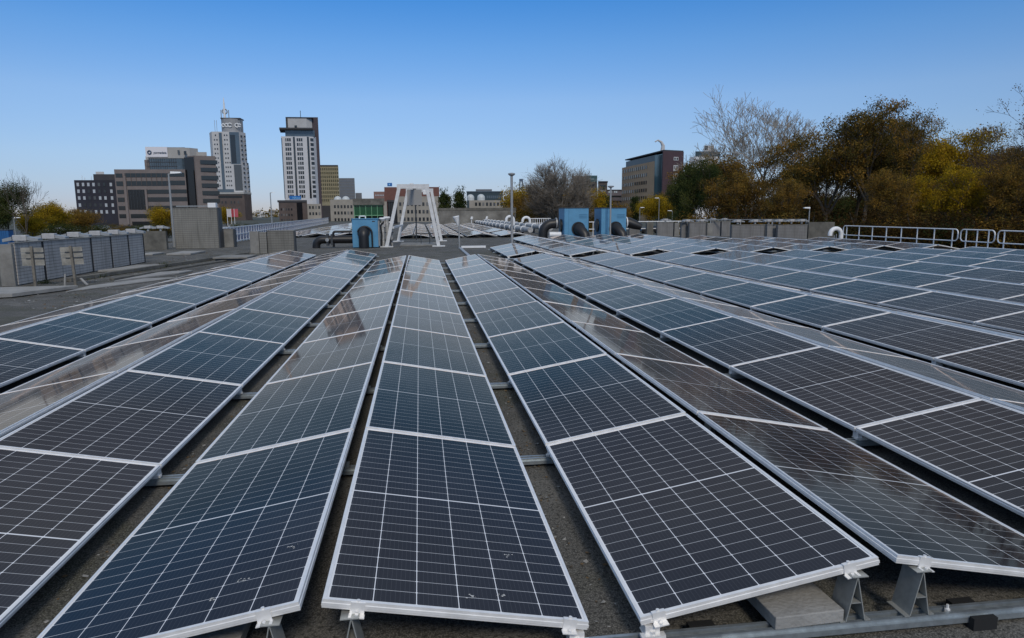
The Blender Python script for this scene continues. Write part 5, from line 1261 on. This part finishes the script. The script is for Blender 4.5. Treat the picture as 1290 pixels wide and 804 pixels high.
tree('bare_small', 29, 90, 214, 'small bare tree at the far left', GLt, wide=.7)
tree('small_yellow', 34, 100, 270, 'small yellow tree at the far left', GLt); tree('small_yellow', 57, 118, 257, 'taller greenish yellow tree at the left', GLt); tree('small_rust', 84, 130, 266, 'orange tree before the navy block, left', GLt); tree('small_rust', 99, 125, 266, 'small orange tree before the navy block, right', GLt)
tree('shrub_green', 70, 115, 277, 'dark hedge plant below the yellow trees', GLt, 'shrub', 'shrub', wide=2.2)
for i, (px, Y, top, kd) in enumerate(((110, 150, 281, 'shrub_green'), (128, 150, 280, 'shrub_green'), (150, 140, 281, 'shrub'), (170, 140, 281.5, 'shrub_green'), (190, 140, 280, 'shrub_green'), (208, 135, 279, 'shrub'), (300, 150, 279, 'shrub_green'), (322, 150, 280, 'shrub_green'), (372, 170, 277, 'shrub'), (392, 170, 276, 'shrub'))):
    tree(kd, px, Y, top, f'low shrub along the street, {ORD2[i]} from the left', 'shrubs along the street', 'shrub', 'shrub', wide=1.9)
tree('small_yellow', 208, 130, 262, 'small orange tree before the brown office', GLt); tree('small_yellow', 286, 180, 262, 'small yellow tree beside the flags', GLt)
# woods that go on to both sides of the view
def woods(name, seed, pts, hlo, hhi, leaf, label):
    rd = random.Random(seed); cl = []
    for (x, y) in pts:
        h = rd.uniform(hlo, hhi); r = h*rd.uniform(.26, .36)
        for i in range(46):
            th = rd.uniform(0, 6.28); cz = rd.uniform(-1, 1); q = math.sqrt(1-cz*cz); k = rd.uniform(.6, 1)
            cl.append((Vector((x+r*k*q*math.cos(th), y+r*k*q*math.sin(th), GZ+h*(.52+.46*cz*k))), Z_))
    me = leaves(seed+1, cl, 22, .38, .8); me.materials.append(LEAF[leaf]); tag(link(name, me), label, 'trees', kind='stuff')
rd = random.Random(19)
woods('left_woods', 21, [(-62-rd.uniform(0, 22)-.20*(y-30), y+rd.uniform(-3, 3)) for y in range(8, 84, 5)], 7, 10, 'green', 'dark wood continuing beyond the left border')
woods('right_woods', 25, [(46+rd.uniform(0, 14), y+rd.uniform(-2, 2)) for y in range(-10, 42, 4)], 11, 15, 'olive', 'autumn wood continuing beyond the right border')
# far tree belt that reads as one mass on the horizon
rd = random.Random(77); bpts = []
for i in range(900):
    px = rd.uniform(-250, 1700); Y = rd.uniform(700, 1200); p = at(px, 268, Y); bpts.append((Vector((p.x, Y, GZ+abs(rd.gauss(0, 3.5)))), Vector((0, 0, 1))))
me = leaves(5, bpts, 14, 1.8, 3.5); me.materials.append(LEAF['olive'])
tag(link('far_trees', me), 'far belt of trees on the horizon', 'trees', kind='stuff')

# ------------------------------------------------------------------ lamps, flags, cars
def street_lamp(px, Y, top, arm, label, r=.07, base=GZ, head=.55, basex=None):
    p = at(px, 270, Y); h = zt(px, top, Y)-base
    o = thing('street_lamp', label, 'street lamp', (p.x, Y, base), 'street lamps')
    b = MB(); b.tube([(0,0,0),(0,0,h*.5),(0,0,h)], r, 8, r1=r*.6); b.build('pole', GREYM, o, smooth=True)
    b = MB(); b.tube([(0,0,h-.05),(arm*.5,0,h+.02),(arm,0,h+.05)], r*.5, 6); b.build('arm', GREYM, o, smooth=True)
    b = MB(); s = 1 if arm > 0 else -1
    b.add([(arm-.1*s,-.10,h),(arm+head*s,-.13,h+.03),(arm+head*s,.13,h+.03),(arm-.1*s,.10,h),(arm-.1*s,-.08,h+.12),(arm+head*s,-.07,h+.10),(arm+head*s,.07,h+.10),(arm-.1*s,.08,h+.12)],
          [(3,2,1,0),(4,5,6,7),(0,1,5,4),(1,2,6,5),(2,3,7,6),(3,0,4,7)] if s > 0 else [(0,1,2,3),(7,6,5,4),(4,5,1,0),(5,6,2,1),(6,7,3,2),(7,4,0,3)]); b.build('lamp_head', WHITEM, o)
    return o
street_lamp(216.5, 39.5, 219, .22, 'tall street lamp left of the tall tiled block, white head', .075, 0, .42)
street_lamp(342, 150, 243, .35, 'thin street lamp between the two towers', .15, head=.6)
street_lamp(946, 62, 231, -.15, 'street lamp standing behind the widest tiled wall', .10, head=.45)
street_lamp(1019.5, 48, 263, -.1, 'short lamp with a flat head behind the concrete wall', .06, head=.35)
street_lamp(830, 110, 250, -.2, 'thin lamp pole before the tan office', .07); street_lamp(806, 115, 262, .2, 'thin short lamp pole left before the tan office', .07); street_lamp(847, 108, 266, -.25, 'short lamp with a flat head before the maroon wall', .06)
street_lamp(-22, 60, 184, 1.2, 'lamp at the left border, only its head in the picture', .09, head=.6)
street_lamp(16.5, 90, 275, .2, 'thin pole by the blue container', .06)
def car_meshes():
    b = MB(); pr = [(-2.1,.35),(2.1,.35),(2.15,.6),(2.0,.78),(1.1,.88),(.55,1.36),(-1.0,1.40),(-1.75,.95),(-2.12,.85)]
    n = len(pr); vs = [(x, -.84+.10*(z > 1), z) for x, z in pr]+[(x, .84-.10*(z > 1), z) for x, z in pr]
    b.add(vs, [tuple(range(n)), tuple(range(2*n-1, n-1, -1))]+[((i+1) % n, i, n+i, n+(i+1) % n) for i in range(n)])
    g = MB(); g.add([(.98,-.80,.93),(.48,-.755,1.33),(-.93,-.755,1.36),(-1.5,-.80,1.0)], [(3,2,1,0)]); g.add([(.98,.80,.93),(.48,.755,1.33),(-.93,.755,1.36),(-1.5,.80,1.0)], [(0,1,2,3)])
    g.add([(1.08,-.7,.91),(.60,-.66,1.33),(.60,.66,1.33),(1.08,.7,.91)], [(0,3,2,1)]); g.add([(-1.73,-.7,.98),(-1.05,-.66,1.37),(-1.05,.66,1.37),(-1.73,.7,.98)], [(0,1,2,3)])
    g.v = [(x*1.006, y*1.012, z+.006) for x, y, z in g.v]
    w = MB(); w.lathe([(.32,-.10),(.32,.10),(.2,.11)], 14, Matrix.Rotation(R(90), 4, 'X'))
    return b, g, w
cb, cg, cw = car_meshes(); gme = cg.mesh('windows', GLASS_D); wme = cw.mesh('wheel', RUBBER)
CARC = {'white': (.62, .62, .62), 'silver': (.36, .37, .38), 'black': (.02, .02, .022), 'red': (.25, .03, .03), 'blue': (.03, .06, .16)}
CME = {k: cb.mesh('body', mat(k+' car paint', v, .25, .1)) for k, v in CARC.items()}
cars = [(62, 190, 'white', 'by the yellow trees'), (72, 195, 'white', 'right of another white car'), (80, 200, 'silver', 'before the orange tree'), (90, 198, 'white', 'at the foot of the navy block'), (118, 205, 'silver', 'below the navy block'), (136, 205, 'white', 'between navy and brown offices'), (160, 200, 'black', 'before the brown entrance'),
        (266, 190, 'silver', 'left of the flags'), (274, 195, 'white', 'below the flags'), (283, 195, 'silver', 'right below the flags'), (291, 198, 'white', 'before the tower base, middle'), (299, 198, 'white', 'before the tower base, right'), (307, 200, 'silver', 'at the right corner of the tower base'), (318, 210, 'black', 'near the horizon blocks'), (331, 210, 'blue', 'left of the thin lamp'), (348, 220, 'silver', 'right of the thin lamp'),
        (838, 128, 'white', 'before the maroon wall'), (845, 126, 'silver', 'right of the white car at the maroon wall'), (820, 130, 'black', 'below the yellowish trees')]
for i, (px, Y, colr, where) in enumerate(cars):
    p = at(px, 280, Y); o = thing('parked_car', f'{colr} parked car {where}', 'car', (p.x, Y, GZ+.01), 'parked cars on the street', random.Random(i).choice((0, R(180), R(70), R(110))))
    link('body', CME[colr], o); link('windows', gme, o)
    for x in (-1.3, 1.3):
        for y in (-.76, .76): link('wheel', wme, o, (x, y, .33))
for px, c_, lab in ((286.5, (.55, .52, .52), 'pale flag on a pole before the tower base'), (291.5, (.40, .05, .06), 'red flag on a pole, middle of three'), (295.5, (.50, .10, .12), 'light red flag on a pole, right of three')):
    Y = 170; p = at(px, 275, Y); o = thing('flag_pole', lab, 'flag', (p.x, Y, GZ), 'flags before the tower'); h = zt(px, 263, Y)-GZ
    b = MB(); b.tube([(0,0,0),(0,0,h)], .06, 6); b.build('pole', WHITEM, o)
    b = MB()
    for k in range(6):
        x0_, x1_ = .06+k*.13, .06+(k+1)*.13; y0_, y1_ = .10*math.sin(k*1.3), .10*math.sin((k+1)*1.3)
        b.add([(x0_,y0_,h-1.9),(x1_,y1_,h-1.95),(x1_,y1_,h-.1),(x0_,y0_,h-.05),(x0_,y0_+.02,h-1.9),(x1_,y1_+.02,h-1.95),(x1_,y1_+.02,h-.1),(x0_,y0_+.02,h-.05)], [(0,1,2,3),(7,6,5,4),(3,2,6,7),(0,4,5,1)])
    b.build('flag', mat('flag cloth', c_, .8), o)
p0, p1 = at(-25, 290, 75), at(10, 290, 75)
o = thing('container', 'bright blue container at the left border below the dark trees', 'container', ((p0.x+p1.x)/2, 76.2, GZ)); w_ = (p1.x-p0.x)/2; h_ = zt(5, 289.5, 75)-GZ
b = MB(); b.box(-w_, w_, -1.2, -.3, .15, h_-.08)
b.build('box', C('container blue', (.015, .10, .27), .6), o, bevel=.03)
b = MB()
for k in range(12): b.box(-w_+.1+k*(2*w_-.2)/12, -w_+.16+k*(2*w_-.2)/12, -1.24, -1.202, .2, h_-.12)
b.build('rib', C('container blue', (.015, .10, .27), .6), o); b = MB(); b.box(-w_-.03, w_+.03, -1.23, -.27, h_-.079, h_); b.box(-w_, w_, -1.2, -.3, 0, .149); b.build('edge_frame', DARKM, o)
